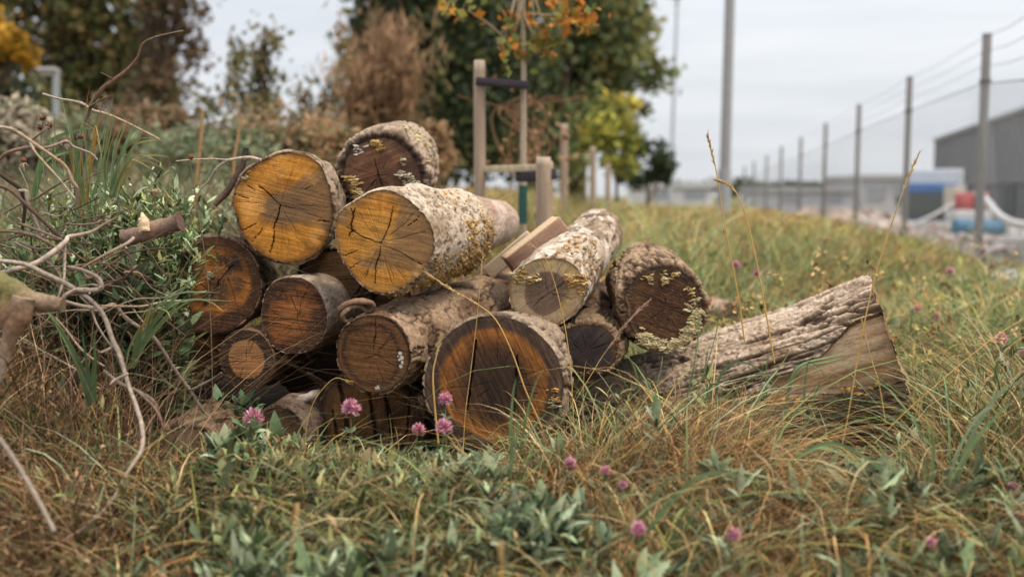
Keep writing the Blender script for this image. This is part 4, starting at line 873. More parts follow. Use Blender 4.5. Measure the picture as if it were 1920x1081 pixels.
mixd = np.clip(0.34 + 1.2 * f + 0.25 * sstep(1250, 1000, px) + 0.1 * sstep(6, 11, y), 0.06, 0.95)
cols = 1.3 * ctint[:, None] * (1 - 0.35 * sstep(0.1, 0.4, fbm(x * 1.2, y * 1.2, 9.0, 61, 3)))[:, None] * np.where((g.uniform(0, 1, n) < mixd)[:, None], pick(g, n, DRY), np.where((g.uniform(0, 1, n) < 0.4)[:, None], pick(g, n, GREY), pick(g, n, GRN)))
blades(m, x, y, g, h, cols, g.uniform(0.003, 0.007, n) * (0.7 + y * 0.08), np.abs(clean + g.normal(0.0, 0.22, n)), g.normal(0.8, 0.5, n), 4, 0.8, caz + g.normal(0, 0.9, n))
q = g.choice(n, 9000); P = np.stack([x[q], y[q], ground_z(x[q], y[q]) + h[q] * g.uniform(0.1, 0.8, len(q))], -1)   # broad leaves among the blades
m.ribbons(P, g.uniform(-3, 3, len(q)), g.uniform(0.3, 1.4, len(q)), g.normal(0.5, 0.4, len(q)), g.uniform(0.03, 0.09, len(q)), g.uniform(0.012, 0.03, len(q)), pick(g, len(q), GREY + GRN + [lin(84, 64, 44)]), 4, 0.0, leaf=True, fold=0.3)
q = g.choice(n, 420, p=(px > 1150) / (px > 1150).sum()); hq = np.clip(h[q] * g.uniform(1.1, 1.9, len(q)), 0.1, 0.62)                                            # taller seeding stems and dark dead heads
bq = np.stack([x[q], y[q], ground_z(x[q], y[q])], -1); m.ribbons(bq, g.uniform(-3, 3, len(q)), g.uniform(0, 0.3, len(q)), g.uniform(0, 0.4, len(q)), hq, 0.006, pick(g, len(q), [lin(196, 160, 112), lin(150, 112, 76)]), 4)
hp = bq + np.stack([g.normal(0, 0.03, len(q)), g.normal(0, 0.03, len(q)), hq * 0.93], -1); hp = np.repeat(hp, 9, 0) + g.normal(0, 0.012, (len(q) * 9, 3)); m.ribbons(hp, g.uniform(-3, 3, len(hp)), g.uniform(0, 2.5, len(hp)), 0.5 * np.ones(len(hp)), g.uniform(0.012, 0.03, len(hp)), g.uniform(0.008, 0.016, len(hp)), np.repeat(np.array([lin(206, 172, 122), lin(96, 62, 42), lin(190, 170, 100), lin(176, 120, 84)])[g.integers(0, 4, len(q))], 9, 0), 3, leaf=True, fold=0.4)
tag(m.build('meadow_grass', M_GRASS), 'tan and green meadow grass beyond the log pile', kind='stuff')
m = MB()
x, y = scatter(46000, 12, 70, 1.35, g); px = 960 + FPX * x / y
k = (px > 560) & (x < 3.0 + 0.206 * y); x, y, px = x[k], y[k], px[k]; n = len(x)
f = fbm(x * .5, y * .5, 2.0, 48, 3)
cols = 1.4 * np.where((g.uniform(0, 1, n) < np.clip(0.55 + f, 0.1, 0.95))[:, None], pick(g, n, DRY), pick(g, n, GRN))
blades(m, x, y, g, np.clip(np.minimum(g.uniform(0.2, 0.6, n), (CAMZ - (np.interp(px, [1000, 1250, 1400, 1550, 1700], [350, 378, 384, 405, 440]) - 365) * y / FPX - ground_z(x, y)) * g.uniform(0.8, 1.1, n)), 0.05, 9), cols, g.uniform(0.01, 0.03, n) * (0.6 + y * 0.03), np.abs(g.normal(0.25, 0.2, n)), g.normal(0.6, 0.4, n), 3, 0.5)
tag(m.build('far_meadow_grass', M_GRASS), 'tall dry meadow grass running back to the fence and trees', kind='stuff')

# broad leaved ground cover in front of the pile
LEAFC = [lin(130, 142, 104), lin(106, 120, 82), lin(150, 160, 124), lin(82, 98, 66), lin(130, 132, 88)]
def weed_stems(m, ml, x, y, h, g, nl, ll, lw, lobes=2, z=None, lean=0.3, cols=LEAFC, scol=lin(140, 146, 100)):
    n = len(x); az = g.uniform(-np.pi, np.pi, n); le = np.abs(g.normal(0, lean, n)); z0 = ground_z(x, y) if z is None else z
    b = np.stack([x, y, z0 - 0.01], -1); dir_ = np.stack([np.sin(le) * np.cos(az), np.sin(le) * np.sin(az), np.cos(le)], -1)
    if m is not None: m.ribbons(b, az, le, 0.02, h, g.uniform(0.002, 0.0036, n), pick(g, n, [scol]), 3, 0.0, pw=0.3)
    t = np.concatenate([g.uniform(0.25, 1.0, (n, nl - 4)), g.uniform(0.9, 1.02, (n, 4))], 1) if nl > 5 else g.uniform(0.2, 1, (n, nl))
    P = (b[:, None] + dir_[:, None] * (t * h[:, None])[..., None]).reshape(-1, 3); N = len(P); tt = t.ravel()
    L = np.clip(g.lognormal(-0.1, 0.38, N), 0.35, 1.9) * ll * (1.15 - 0.45 * tt)
    c = pick(g, N, cols) * (0.82 + 0.3 * tt)[:, None]
    for lb in ((0, lobes) if lobes else (0,)):
        s_ = g.uniform(0, 1, N) < (0.5 if lobes else 1.1) if lb == 0 else ~s_
        if s_.sum() == 0: continue
        q = s_.sum(); ml.ribbons(P[s_], g.uniform(-np.pi, np.pi, q), g.uniform(0.5, 1.25, q) - 0.35 * (tt[s_] > 0.9), g.normal(0.7, 0.5, q), L[s_], L[s_] * lw * g.uniform(0.8, 1.25, q), c[s_], 8 if lb else 6, g.normal(0, 0.4, q), None, lobes=lb, fold=0.35, leaf=True, roll=g.normal(0, 0.25, q))
m = MB(); ml = MB()
x, y = scatter(4600, 1.62, 3.0, 1.2, g, 60); px = 960 + FPX * x / y
dens = 0.06 + 0.9 * sstep(370, 430, px) * sstep(980, 900, px) + 0.35 * sstep(960, 1000, px) * sstep(1120, 1040, px) * sstep(2.2, 1.8, y) + 0.1 * sstep(1500, 1650, px)
k = (g.uniform(0, 1, len(x)) < dens) & ~in_pile(x, y); x, y = x[k], y[k]; n = len(x)
h = np.minimum(hmax(x, y) * g.uniform(0.4, 1.2, n), 0.30)
sp_ = fbm(x * 2.6, y * 2.6, 8.0, 55, 2) + g.normal(0, 0.12, n)
for s_, (ll_, lw_, lb_, cl_) in ((sp_ < -0.08, (0.068, 0.27, 3, [lin(124, 134, 100), lin(98, 108, 76), lin(146, 154, 122)])), ((sp_ >= -0.08) & (sp_ < 0.14), (0.05, 0.34, 2, LEAFC)), (sp_ >= 0.14, (0.042, 0.22, 0, [lin(128, 128, 82), lin(150, 142, 96), lin(98, 104, 66), lin(140, 116, 78)]))):
    weed_stems(m, m, x[s_], y[s_], h[s_], g, 14, ll_, lw_, lb_, cols=cl_)
x, y = scatter(6000, 1.5, 5.0, 1.4, g, 60); k = ~in_pile(x, y); x, y = x[k], y[k]; n = len(x)       # low leaves near the soil
m.ribbons(np.stack([x, y, ground_z(x, y) + g.uniform(0, 0.05, n)], -1), g.uniform(-np.pi, np.pi, n), g.uniform(0.5, 1.3, n), g.normal(0.5, 0.4, n), g.uniform(0.02, 0.06, n), g.uniform(0.009, 0.02, n), pick(g, n, [lin(88, 108, 76), lin(112, 128, 92), lin(120, 112, 74), lin(96, 110, 70)]), 5, 0.0, fold=0.3, leaf=True)
tag(m.build('weeds', M_LEAF), 'grey green broad leaved weeds covering the ground before the pile', kind='stuff')

# tangled dead stalks of the brush heap, too many to count
m = MB()
n = 2600; px = g.uniform(-120, 320, n); yy = g.uniform(2.25, 3.5, n); x = (px - 960) / FPX * yy
k = ~((x > -0.98) & (yy > 2.6)); x, yy, px = x[k], yy[k], px[k]; n = len(x)
top = np.interp(px, [-200, 60, 180, 260, 320], [390, 390, 430, 520, 660])
h = np.maximum(0.05, (CAMZ - (top - 365) * yy / FPX - ground_z(x, yy))) * g.uniform(0.3, 0.95, n)
blades(m, x, yy, g, h, pick(g, n, RED + [lin(160, 136, 116), lin(88, 64, 50)]), g.uniform(0.0015, 0.004, n), np.abs(g.normal(0.4, 0.3, n)), g.normal(0.4, 0.6, n), 5, 1.5)
tag(m.build('dead_stalks', M_GRASS), 'mesh of thin dead stalks inside the brush heap', kind='stuff')

# ---- leafy weeds left of the pile: five plants
def leafy(label, cx, Y, wx, wy, top, ns, seed, cols=LEAFC, ll=0.062, lw=0.36):
    g = np.random.default_rng(seed); x0 = (cx - 960) / FPX * Y
    r = np.sqrt(g.uniform(0, 1, ns)); a = g.uniform(0, 2 * np.pi, ns); x = x0 + r * np.cos(a) * wx; y = Y + r * np.sin(a) * wy
    H = CAMZ - (top - 365) * Y / FPX - ground_z(x, y)
    h = H * (1 - 0.30 * r ** 2) * g.uniform(0.76, 1.0, ns)
    root = empty('leafy_weed', (x0, Y, float(ground_z(x0, Y))), label, 'weed', 'leafy weeds left of the pile')
    ms = MB(); ml = MB(); weed_stems(ms, ml, x, y, h, g, 34, ll, lw, 3, lean=0.16, cols=cols)
    part(ms, 'stem', M_LEAF, root); part(ml, 'leaf', M_LEAF, root)['kind'] = 'stuff'
GG = [lin(154, 166, 122), lin(122, 138, 92), lin(180, 188, 150), lin(84, 102, 62), lin(150, 144, 88)]
leafy('tall grey green leafy weed beside the upper left ochre log', 352, 3.16, 0.08, 0.08, 335, 80, 1, GG, 0.046, 0.3)
leafy('bushy grey green weed behind the short sawn branch with the pale chip', 286, 2.97, 0.12, 0.17, 290, 170, 2, GG, 0.046, 0.3)
leafy('grey green weed among the bent grey twigs, brown seed heads above it', 190, 2.84, 0.17, 0.18, 312, 160, 3, GG, 0.046, 0.28)
leafy('ragged grey green weed at the left edge under the bent grey twig', 95, 2.78, 0.15, 0.16, 355, 100, 9, GG, 0.046, 0.28)
leafy('darker leafy weed growing under the short sawn branch', 248, 2.72, 0.09, 0.08, 440, 60, 4, [lin(94, 110, 76), lin(70, 86, 54), lin(116, 130, 94)])
leafy('dark leafy weed in the shade left of the dark stained log', 200, 2.64, 0.13, 0.08, 490, 50, 5, [lin(74, 90, 60), lin(60, 76, 48), lin(92, 106, 72)], 0.07, 0.4)
leafy('low leafy weed in the gap under the pale-hearted small log', 430, 2.78, 0.10, 0.06, 742, 16, 6, [lin(96, 118, 84), lin(80, 100, 70)], 0.06, 0.4)
leafy('bright grey green weed with rounded leaves below the leftmost big clover head', 455, 2.22, 0.09, 0.07, 800, 26, 7, [lin(122, 136, 100), lin(104, 120, 84), lin(140, 152, 118)], 0.055, 0.42)
leafy('deeply lobed pale weed at the bottom edge below the big ringed log', 1010, 1.82, 0.10, 0.08, 945, 26, 8, [lin(122, 134, 104), lin(100, 114, 84), lin(138, 148, 116)], 0.06, 0.28)

# ---- grass tufts and single stalks, each a thing
def strap(m, P, w, c0, c1, tw=0.0):
    P, r = smooth_path(np.asarray(P, float), np.linspace(1, 1, len(P)), 6); n = len(P); t = np.linspace(0, 1, n)
    T = nrm(np.gradient(P, axis=0)); vw = nrm(P - np.array([0, 0, CAMZ])); s = nrm(np.cross(T, vw)) 
    a = tw * np.sin(t * 3); s = nrm(s * np.cos(a)[:, None] + vw * np.sin(a)[:, None])
    w_ = w * 0.5 * np.clip((1 - t) ** 0.7, 0.05, 1) * np.clip(0.5 + 2 * t, 0, 1)
    fold = vw * (w_ * 0.35)[:, None]
    v = np.stack([P + s * w_[:, None], P + fold, P - s * w_[:, None]], 1); i = np.arange(n - 1)[:, None] * 3 + np.arange(2)
    m.add(v, np.stack([i, i + 1, i + 4, i + 3], -1).reshape(-1, 4), np.repeat(mixc(np.broadcast_to(c0, (n, 3)), np.broadcast_to(c1, (n, 3)), t ** 1.6)[:, None], 3, 1))
g1, g2, g3, yl, st = lin(118, 140, 92), lin(140, 158, 112), lin(94, 120, 80), lin(198, 160, 84), lin(206, 172, 116)
RT = np.random.default_rng(12)
def tuft(label, bl, Y, name='grass_tuft', group=None, extra=1):
    root = empty(name, W(bl[0][0][0][0], bl[0][0][0][1], Y), label, 'grass tuft', group)
    bl = list(bl)
    for b in list(bl) if extra else ():
        for q in range(extra):
            dx, dy = RT.normal(0, 13, 2); k_ = RT.uniform(0.75, 1.05); p0 = b[0][0]
            bl.append(([(p0[0] + dx * 0.6 + (p[0] - p0[0]) * k_ + dx * j_ * 0.5, p0[1] + (p[1] - p0[1]) * k_ + dy * j_ * 0.2) for j_, p in enumerate(b[0])], b[1] * RT.uniform(0.5, 0.9), b[2] * RT.uniform(0.7, 1.15), b[3] * RT.uniform(0.8, 1.2)))
    for i, b in enumerate(bl):
        m = MB(); pts, w, c0, c1 = b[:4]; Yv = np.linspace(Y, Y + (b[4] if len(b) > 4 else -0.06), len(pts))
        strap(m, W([p[0] for p in pts], [p[1] for p in pts], Yv), w, c0, c1, 0.5 if i % 2 else -0.4); part(m, 'blade', M_GRASS, root)
tuft('broad green grass tuft with one straw tipped blade, before the dark stained log', [
    ([(248, 690), (262, 640), (300, 590), (340, 545), (375, 508)], 0.017, g1, g2), ([(250, 690), (268, 630), (305, 585), (350, 562), (432, 564)], 0.012, g1, g2),
    ([(250, 690), (275, 640), (320, 590), (360, 562), (395, 566), (420, 585)], 0.010, g1, st), ([(255, 680), (272, 620), (285, 570), (300, 535)], 0.009, g2, g1), ([(270, 650), (285, 610), (322, 545), (358, 478)], 0.007, g1, g2), ([(262, 640), (270, 605), (281, 575)], 0.008, yl, yl)], 2.42)
tuft('dark green broad grass blades leaning left over the long brown branch', [
    ([(168, 760), (150, 690), (120, 630), (95, 590), (72, 565)], 0.018, g3, g1), ([(170, 760), (165, 700), (158, 650), (152, 622)], 0.012, g3, g3), ([(172, 750), (178, 690), (190, 655)], 0.008, g1, g3)], 2.25)
tuft('upright green and yellow grass tuft rising from the left weeds', [
    ([(168, 420), (150, 340), (135, 270), (112, 168)], 0.008, g1, g2), ([(150, 420), (142, 330), (152, 240), (182, 165)], 0.009, g1, g2), ([(150, 400), (160, 310), (180, 245), (192, 188)], 0.009, g2, g2), ([(155, 400), (150, 320), (157, 230), (168, 160)], 0.008, yl, lin(150, 96, 60)),
    ([(60, 430), (66, 350), (90, 270), (145, 244), (175, 240)], 0.017, g1, g2), ([(190, 380), (185, 320), (195, 265), (200, 198)], 0.008, g2, g1), ([(165, 400), (185, 330), (205, 260), (215, 205)], 0.008, g1, g2), ([(160, 380), (170, 300), (178, 235), (190, 285)], 0.006, yl, yl), ([(110, 420), (104, 330), (103, 250), (102, 212)], 0.007, g2, g1), ([(150, 390), (162, 310), (178, 250), (150, 225)], 0.006, st, st)], 2.72, extra=2)
tuft('fan of green grass blades with yellow edges behind the left weeds', [
    ([(210, 370), (212, 310), (225, 260), (246, 215)], 0.010, g1, yl), ([(212, 370), (222, 310), (242, 255), (266, 205)], 0.009, g2, g2), ([(208, 370), (210, 320), (216, 270), (232, 228)], 0.009, lin(160, 174, 140), g2), ([(215, 370), (230, 320), (250, 275), (283, 263), (318, 264)], 0.008, g1, yl), ([(216, 370), (235, 315), (262, 290), (305, 306)], 0.007, yl, st), ([(205, 370), (213, 330), (230, 290), (260, 244)], 0.006, g1, g1)], 2.85, extra=2)
tuft('green grass tuft spreading before the foot of the big ringed log', [
    ([(952, 985), (940, 930), (920, 890), (903, 852)], 0.013, g1, g2), ([(952, 985), (950, 920), (962, 860), (975, 770)], 0.012, g1, g2), ([(954, 985), (960, 930), (985, 880), (1003, 830)], 0.010, g2, g1), ([(950, 985), (945, 920), (938, 868)], 0.011, g1, g1), ([(960, 860), (958, 800), (962, 740), (968, 706)], 0.010, g1, g2), ([(958, 960), (975, 880), (1000, 850), (1030, 830)], 0.008, g1, g2), ([(965, 840), (975, 800), (1000, 760)], 0.008, g2, g2)], 2.12)
tuft('curved grey green grass blades over the front of the split trunk', [
    ([(1345, 800), (1345, 720), (1375, 680), (1420, 690), (1465, 735)], 0.010, g3, g2), ([(1470, 790), (1480, 730), (1500, 690), (1560, 675), (1590, 668)], 0.012, g2, g2), ([(1510, 790), (1508, 740), (1512, 700), (1520, 678), (1560, 715)], 0.009, g1, g1), ([(1400, 790), (1430, 730), (1460, 690), (1480, 660)], 0.010, g2, lin(170, 180, 120)), ([(1285, 760), (1300, 690), (1310, 620), (1306, 560)], 0.007, g1, g2), ([(1200, 740), (1190, 690), (1170, 655)], 0.009, g1, g2), ([(1330, 760), (1322, 700), (1328, 650)], 0.008, g2, g1), ([(1440, 780), (1436, 700), (1446, 640)], 0.006, g1, g2)], 2.7)
tuft('long arching grass blades at the right of the foreground', [
    ([(1745, 1010), (1790, 900), (1830, 800), (1880, 730), (1925, 712)], 0.014, g1, lin(170, 180, 150)), ([(1765, 1000), (1800, 880), (1850, 800), (1905, 745)], 0.012, g2, g1), ([(1730, 1000), (1750, 860), (1748, 790)], 0.011, g1, g2), ([(1300, 920), (1340, 880), (1400, 885), (1470, 905)], 0.010, g2, g2), ([(1490, 860), (1560, 830), (1640, 870), (1690, 930)], 0.011, g1, g2)], 2.0)
tuft('thick pale blade bent over in the straw at the bottom right of centre', [([(1180, 1040), (1250, 950), (1300, 900), (1350, 885), (1440, 905)], 0.013, g1, g2), ([(1240, 1070), (1270, 990), (1300, 920)], 0.012, g1, g3)], 1.85)

def stalk(label, pts, Y, head=0.35, w=0.0023, seed=0, col=st, hw=0.004, name='grass_stalk', bend=0.0):
    g = np.random.default_rng(seed); Yv = np.linspace(Y, Y + bend, len(pts)); P = W([p[0] for p in pts], [p[1] for p in pts], Yv)
    root = empty(name, P[0], label, 'grass stalk', 'tall straw stalks'); m = MB(); m.tube(P, np.linspace(w, w * 0.6, len(P)), 6, np.array([lin(214, 168, 92), col]), 6); part(m, 'stem', M_GRASS, root)
    Q, _ = smooth_path(P, np.ones(len(P)), 14); n = len(Q); s = int(n * (1 - head)); m = MB()
    for i in range(s, n):
        for q in range(3):
            d = nrm(Q[min(i + 1, n - 1)] - Q[max(i - 1, 0)]) + g.normal(0, 0.22, 3); t = (i - s) / max(1, n - 1 - s)
            m.tube([Q[i], Q[i] + d * 0.007, Q[i] + d * 0.014], [0.0004, hw * 0.36 * (1.1 - 0.5 * abs(t - 0.4)), 0.0003], 5, col * g.uniform(0.8, 1.1), 1)
    part(m, 'seed_head', M_GRASS, root)
stalk('tall straw stalk standing highest before the sky, right of the pale tilted log', [(1396, 640), (1385, 560), (1368, 470), (1352, 380), (1346, 335), (1336, 290), (1328, 258)], 2.72, 0.26, seed=1)
stalk('straw stalk with a bent seed head touching the tallest straw stalk', [(1452, 680), (1436, 585), (1420, 500), (1405, 430), (1390, 380), (1370, 350), (1346, 338)], 2.70, 0.28, seed=2)
stalk('lone straw stalk leaning right in front of the split end of the trunk', [(1575, 850), (1590, 780), (1612, 650), (1640, 520), (1672, 420), (1698, 345), (1722, 290)], 2.75, 0.2, seed=3)
stalk('thin straw stalk crossing the bare wood of the trunk', [(1660, 790), (1648, 720), (1630, 660), (1616, 600)], 2.76, 0.15, seed=4, hw=0.002)
stalk('straw stalk hanging diagonally across the big ringed log', [(1016, 800), (985, 730), (960, 660), (930, 600), (895, 570), (850, 545), (800, 512)], 2.55, 0.35, seed=5, hw=0.003)
stalk('thin straw stalk standing up the left slot of the big ringed log', [(868, 860), (872, 780), (882, 700), (895, 590), (905, 480)], 2.5, 0.15, 0.0013, seed=6, hw=0.002)
stalk('fine straw stalk crossing the heart of the pale tilted log', [(1076, 800), (1070, 690), (1055, 590), (1030, 500), (1010, 470), (1000, 462)], 2.6, 0.12, 0.0015, seed=7, hw=0.002)
stalk('twisted dry stem climbing the left rim of the big ringed log', [(822, 830), (815, 760), (812, 700), (820, 660), (826, 632)], 2.5, 0.3, 0.003, seed=8, hw=0.003)
stalk('long straw stem slanting out of the right edge over the clover', [(1640, 830), (1700, 770), (1780, 700), (1860, 635), (1930, 590)], 2.5, 0.1, 0.0016, seed=9, hw=0.002)
stalk('dry grass head beside the near black small log end', [(1085, 740), (1110, 700), (1128, 670), (1150, 640), (1180, 600), (1215, 565)], 2.62, 0.5, 0.0013, seed=10, col=lin(186, 150, 124))
stalk('tan stem bowed across the slotted log end', [(571, 860), (575, 800), (590, 750), (625, 710), (652, 714)], 2.5, 0.1, 0.0013, seed=11, hw=0.002, col=yl)
stalk('pale seed head rising blurred at the bottom edge left of centre right', [(940, 1120), (941, 1060), (940, 1030)], 1.5, 0.5, 0.002, seed=12, hw=0.006)
stalk('green tipped seed head standing right of the split trunk', [(1715, 760), (1712, 690), (1708, 630), (1710, 585)], 2.9, 0.3, 0.0015, seed=13, col=lin(140, 150, 110), hw=0.007)

# ---- pink clover
PK = [lin(234, 152, 168), lin(244, 184, 194), lin(220, 122, 144)]; ORB = lin(176, 110, 56)
def clover(label, px, py, Y, d=30, brown=0.0, seed=0, parts=True, cols=PK, name='clover_flower', cat='flower', group='pink clover flowers'):
    g = np.random.default_rng(seed + 900); c = W(px, py, Y); R_ = d * Y / FPX / 2
    bx, by = c[0] + g.normal(0, 0.03), Y + g.uniform(0, 0.08); gz = float(ground_z(bx, by)); base = np.array([bx, by, gz])
    root = empty(name, base, label, cat, group); n = 150
    z = g.uniform(-0.75, 1, n); a = g.uniform(0, 2 * np.pi, n); s = np.sqrt(1 - z * z); D = np.stack([s * np.cos(a), s * np.sin(a), z], -1)
    col = pick(g, n, cols); low = sstep(0.2, -0.5, z + g.normal(0, 0.15, n) - (brown * 1.6 - 0.8)); col = mixc(col, np.broadcast_to(ORB, col.shape), low * (brown > 0))
    col = mixc(col, np.broadcast_to(lin(244, 206, 220), col.shape), 0.5 * sstep(0.3, 0.9, g.uniform(0, 1, n)))
    m = MB(); m.ball(c, R_ * 0.6, lin(190, 104, 136) if cols is PK else lin(110, 76, 50)); 
    m.ribbons(c + D * R_ * 0.3, a, np.arccos(np.clip(z, -1, 1)), -0.25 * np.ones(n), R_ * g.uniform(0.68, 0.95, n), R_ * 0.3, col, 3, 0.0, leaf=True, fold=0.5)
    part(m, 'flower_head', M_PETAL, root)
    m = MB(); mid = (c + base) / 2 + g.normal(0, 0.015, 3); m.tube([base, mid, c - np.array([0, 0, R_ * 0.5])], [0.0016, 0.0015, 0.0012], 6, lin(128, 142, 100), 5); part(m, 'stem', M_LEAF, root)
    if parts:
        for q in range(4):
            m = MB(); p = c + np.array([0, 0, -R_ * (1.0 + (q > 1) * g.uniform(1, 3))]); a0 = g.uniform(0, 6.28)
            m.ribbons(np.repeat(p[None], 3, 0), a0 + np.array([-0.9, 0, 0.9]), np.full(3, 1.1), np.full(3, 0.4), R_ * g.uniform(0.9, 1.4), R_ * 0.6, pick(g, 3, GREY), 5, 0.0, leaf=True, fold=0.25); part(m, 'leaf', M_LEAF, root)
CL = [(475, 783, 2.25, 38, 0.25, 'pink clover head with a withered cream side, furthest left of the clovers'), (658, 765, 2.2, 36, 0.15, 'big pink clover head before the slotted log end'), (835, 747, 2.25, 26, 0, 'upper of two pink clovers before the left rim of the ringed log'),
      (832, 800, 2.2, 32, 0, 'lower and rounder of two pink clovers before the left rim of the ringed log'), (785, 805, 2.2, 26, 0.55, 'half browned clover between the slotted log and the ringed log'), (1069, 868, 1.95, 25, 0.6, 'orange based clover in the straw below the right side of the ringed log'),
      (1135, 882, 1.93, 20, 0.4, 'small pink clover just right of the orange based one'), (1168, 908, 1.9, 18, 0, 'tiny closed pink clover bud in the straw'), (1197, 990, 1.72, 31, 0, 'round pink clover low in the straw near the bottom edge'), (1376, 1000, 1.72, 29, 0, 'lone pink clover right of the round one near the bottom edge'),
      (1745, 1015, 1.7, 22, 0.2, 'faded pink clover in the green grass near the bottom right'), (1878, 636, 3.6, 24, 0, 'pale pink clover by the right edge above the long straw stem'), (1914, 664, 3.4, 22, 0, 'pink clover cut by the right edge, upper one'), (1884, 710, 3.0, 15, 0, 'small pink clover under the long straw stem at the right'),
      (1901, 914, 2.0, 24, 0.1, 'blurred pink clover at the lower right edge'), (1910, 972, 1.9, 24, 0.3, 'dark pink clover below the blurred one at the right edge')]
for i, (px, py, Y, d, br, lb) in enumerate(CL): clover(lb, px, py, Y, d, br, i)
for i, (px, py, Y) in enumerate([(1380, 496, 4.6), (1297, 532, 4.2), (1720, 578, 4.2), (1420, 512, 4.6), (1782, 508, 5.2), (1755, 592, 3.9)]):
    clover('out of focus pink clover in the meadow behind the split trunk', px, py, Y, 15, 0, 40 + i, False, group='clovers in the meadow')
# ---- brown knapweed heads, white tufts and closed buds over the left weeds
BR = [lin(150, 104, 60), lin(120, 80, 46), lin(176, 130, 80)]
for i, (px, py, d, lb) in enumerate([(80, 222, 15, 'topmost brown seed head above the left weeds'), (75, 240, 14, 'left brown seed head of the cluster above the weeds'), (92, 237, 16, 'right brown seed head of the cluster above the weeds'), (151, 257, 14, 'lone brown seed head beside the white drooping tuft')]):
    clover(lb, px, py, 2.62, d, 0, 60 + i, False, BR, 'seed_head_stalk', 'seed head', 'brown seed heads')
for i, (px, py, lb) in enumerate([(126, 268, 'drooping white seed tuft next to the lone brown seed head'), (44, 304, 'drooping white seed tuft nearest the left edge'), (290, 364, 'cream bud lying over the weeds above the pale wood chip'), (357, 298, 'closed brown bud on a thin stem against the green background')]):
    g = np.random.default_rng(70 + i); c = W(px, py, 2.66); n = 60; base = np.array([c[0] + 0.02, 2.72, float(ground_z(c[0], 2.72))]); root = empty('seed_tuft', base, lb, 'seed head', 'seed tufts and buds')
    m = MB(); up = np.array([0.25, 0, 1]) if i > 1 else np.array([0.1, 0, 1]); top = c + up * 0.014
    m.tube([top, c + up * 0.006, c - up * 0.002], [0.004, 0.008, 0.005], 10, lin(140, 98, 66) if i != 2 else lin(196, 160, 120), 4)
    dn = 1 if i < 2 else (-1 if i == 3 else 1)
    if i != 3: m.ribbons(np.repeat((c + up * 0.004)[None], n, 0), g.uniform(-np.pi, np.pi, n), g.uniform(2.3, 3.1, n) if i < 2 else g.uniform(0.9, 1.5, n), np.zeros(n), g.uniform(0.014, 0.026, n), 0.003, pick(g, n, [lin(216, 200, 180), lin(190, 166, 140)]), 2)
    part(m, 'flower_head', M_PETAL, root); m = MB(); m.tube([base, (base + c) / 2 + np.array([0.02, 0, 0.05]), c + up * 0.012 * (1 if i < 2 else -0.5)], [0.0018, 0.0016, 0.0013], 6, lin(130, 112, 80), 6); part(m, 'stem', M_LEAF, root)

# ------------------------------------------------------------------ trees and shrubs beyond
def leaf_cloud(m, C, Rad, n, size, cols, g, clumps=40, shell=0.55, spread=0.22, elong=1.5, vary=0.35, up=0.0):
    """leaf sized faces in clumps through an ellipsoid"""
    d = nrm(g.normal(0, 1, (clumps, 3))); r = g.uniform(shell ** 3, 1, (clumps, 1)) ** (1 / 3)
    cc = d * r * Rad; tint = g.uniform(1 - vary, 1 + vary, (clumps, 1)); ci = g.integers(0, len(cols), clumps)
    k = g.integers(0, clumps, n); sp = np.asarray(Rad) * spread * g.uniform(0.6, 1.4, (clumps, 1))[k]
    P = C + cc[k] + g.normal(0, 1, (n, 3)) * sp
    c = np.array(cols)[np.where(g.uniform(0, 1, n) < 0.7, ci[k], g.integers(0, len(cols), n))] * tint[k] * g.uniform(0.8, 1.2, (n, 1))
    A = nrm(g.normal(0, 1, (n, 3)) + np.array([0, 0, up])); B = nrm(np.cross(A, g.normal(0, 1, (n, 3)))); s = size * g.uniform(0.6, 1.4, (n, 1))
    v = np.stack([P - A * s * elong * 0.5, P + B * s * 0.5, P + A * s * elong * 0.5, P - B * s * 0.5], 1)
    m.add(v, np.arange(n * 4).reshape(-1, 4), np.repeat(c, 4, 0))
    return C + cc
def tree(name, label, trunk, r0, crowns, leaf, cols, seed, cat='tree', group='trees behind the pile', tcol=lin(84, 68, 54), dens=1.0, limbs=9, shell=0.5, spread=0.22, elong=1.5, up=0.0, leafmat=None, vary=0.35, lim0=0.3):
    g = np.random.default_rng(seed); P = np.array([W(*q) for q in trunk]); base = P[0].copy(); base[2] = float(ground_z(base[0], base[1])); P[0] = base
    root = empty(name, base, label, cat, group); mt = MB(); mc = MB()
    mt.tube(P, np.linspace(r0, r0 * 0.35, len(P)), 9, tcol, 5, rough=0.12, seed=seed)
    Q, _ = smooth_path(P, np.ones(len(P)), 6)
    for (px, py, Y, rx, ry, n) in crowns:
        C = W(px, py, Y); Rad = np.array([rx * Y / FPX, rx * Y / FPX * 0.85, ry * Y / FPX])
        tips = leaf_cloud(mc, C, Rad, int(n * dens), leaf, cols, g, max(8, int(n / 90)), shell, spread, elong, vary, up)
        for q in range(limbs):
            t = tips[g.integers(0, len(tips))]; s = Q[min(len(Q) - 1, int(len(Q) * g.uniform(lim0, 0.98)))]
            mid = s * 0.5 + t * 0.5 + g.normal(0, 0.05, 3) * Rad; mt.tube([s, mid, t], [r0 * 0.35, r0 * 0.2, r0 * 0.05], 5, tcol, 3, rough=0.1)
    part(mt, 'trunk', M_TWIG, root); part(mc, 'crown', leafmat or M_TREELEAF, root, smooth=False); return root
DK = [lin(92, 102, 66), lin(70, 82, 54), lin(122, 120, 76), lin(58, 68, 48)]
MID = [lin(128, 142, 96), lin(150, 154, 104), lin(100, 118, 80), lin(168, 160, 104)]
OLV = [lin(112, 112, 68), lin(128, 114, 72), lin(96, 102, 62), lin(146, 124, 80)]
BRN = [lin(160, 126, 94), lin(136, 106, 80), lin(182, 146, 110), lin(114, 90, 68)]
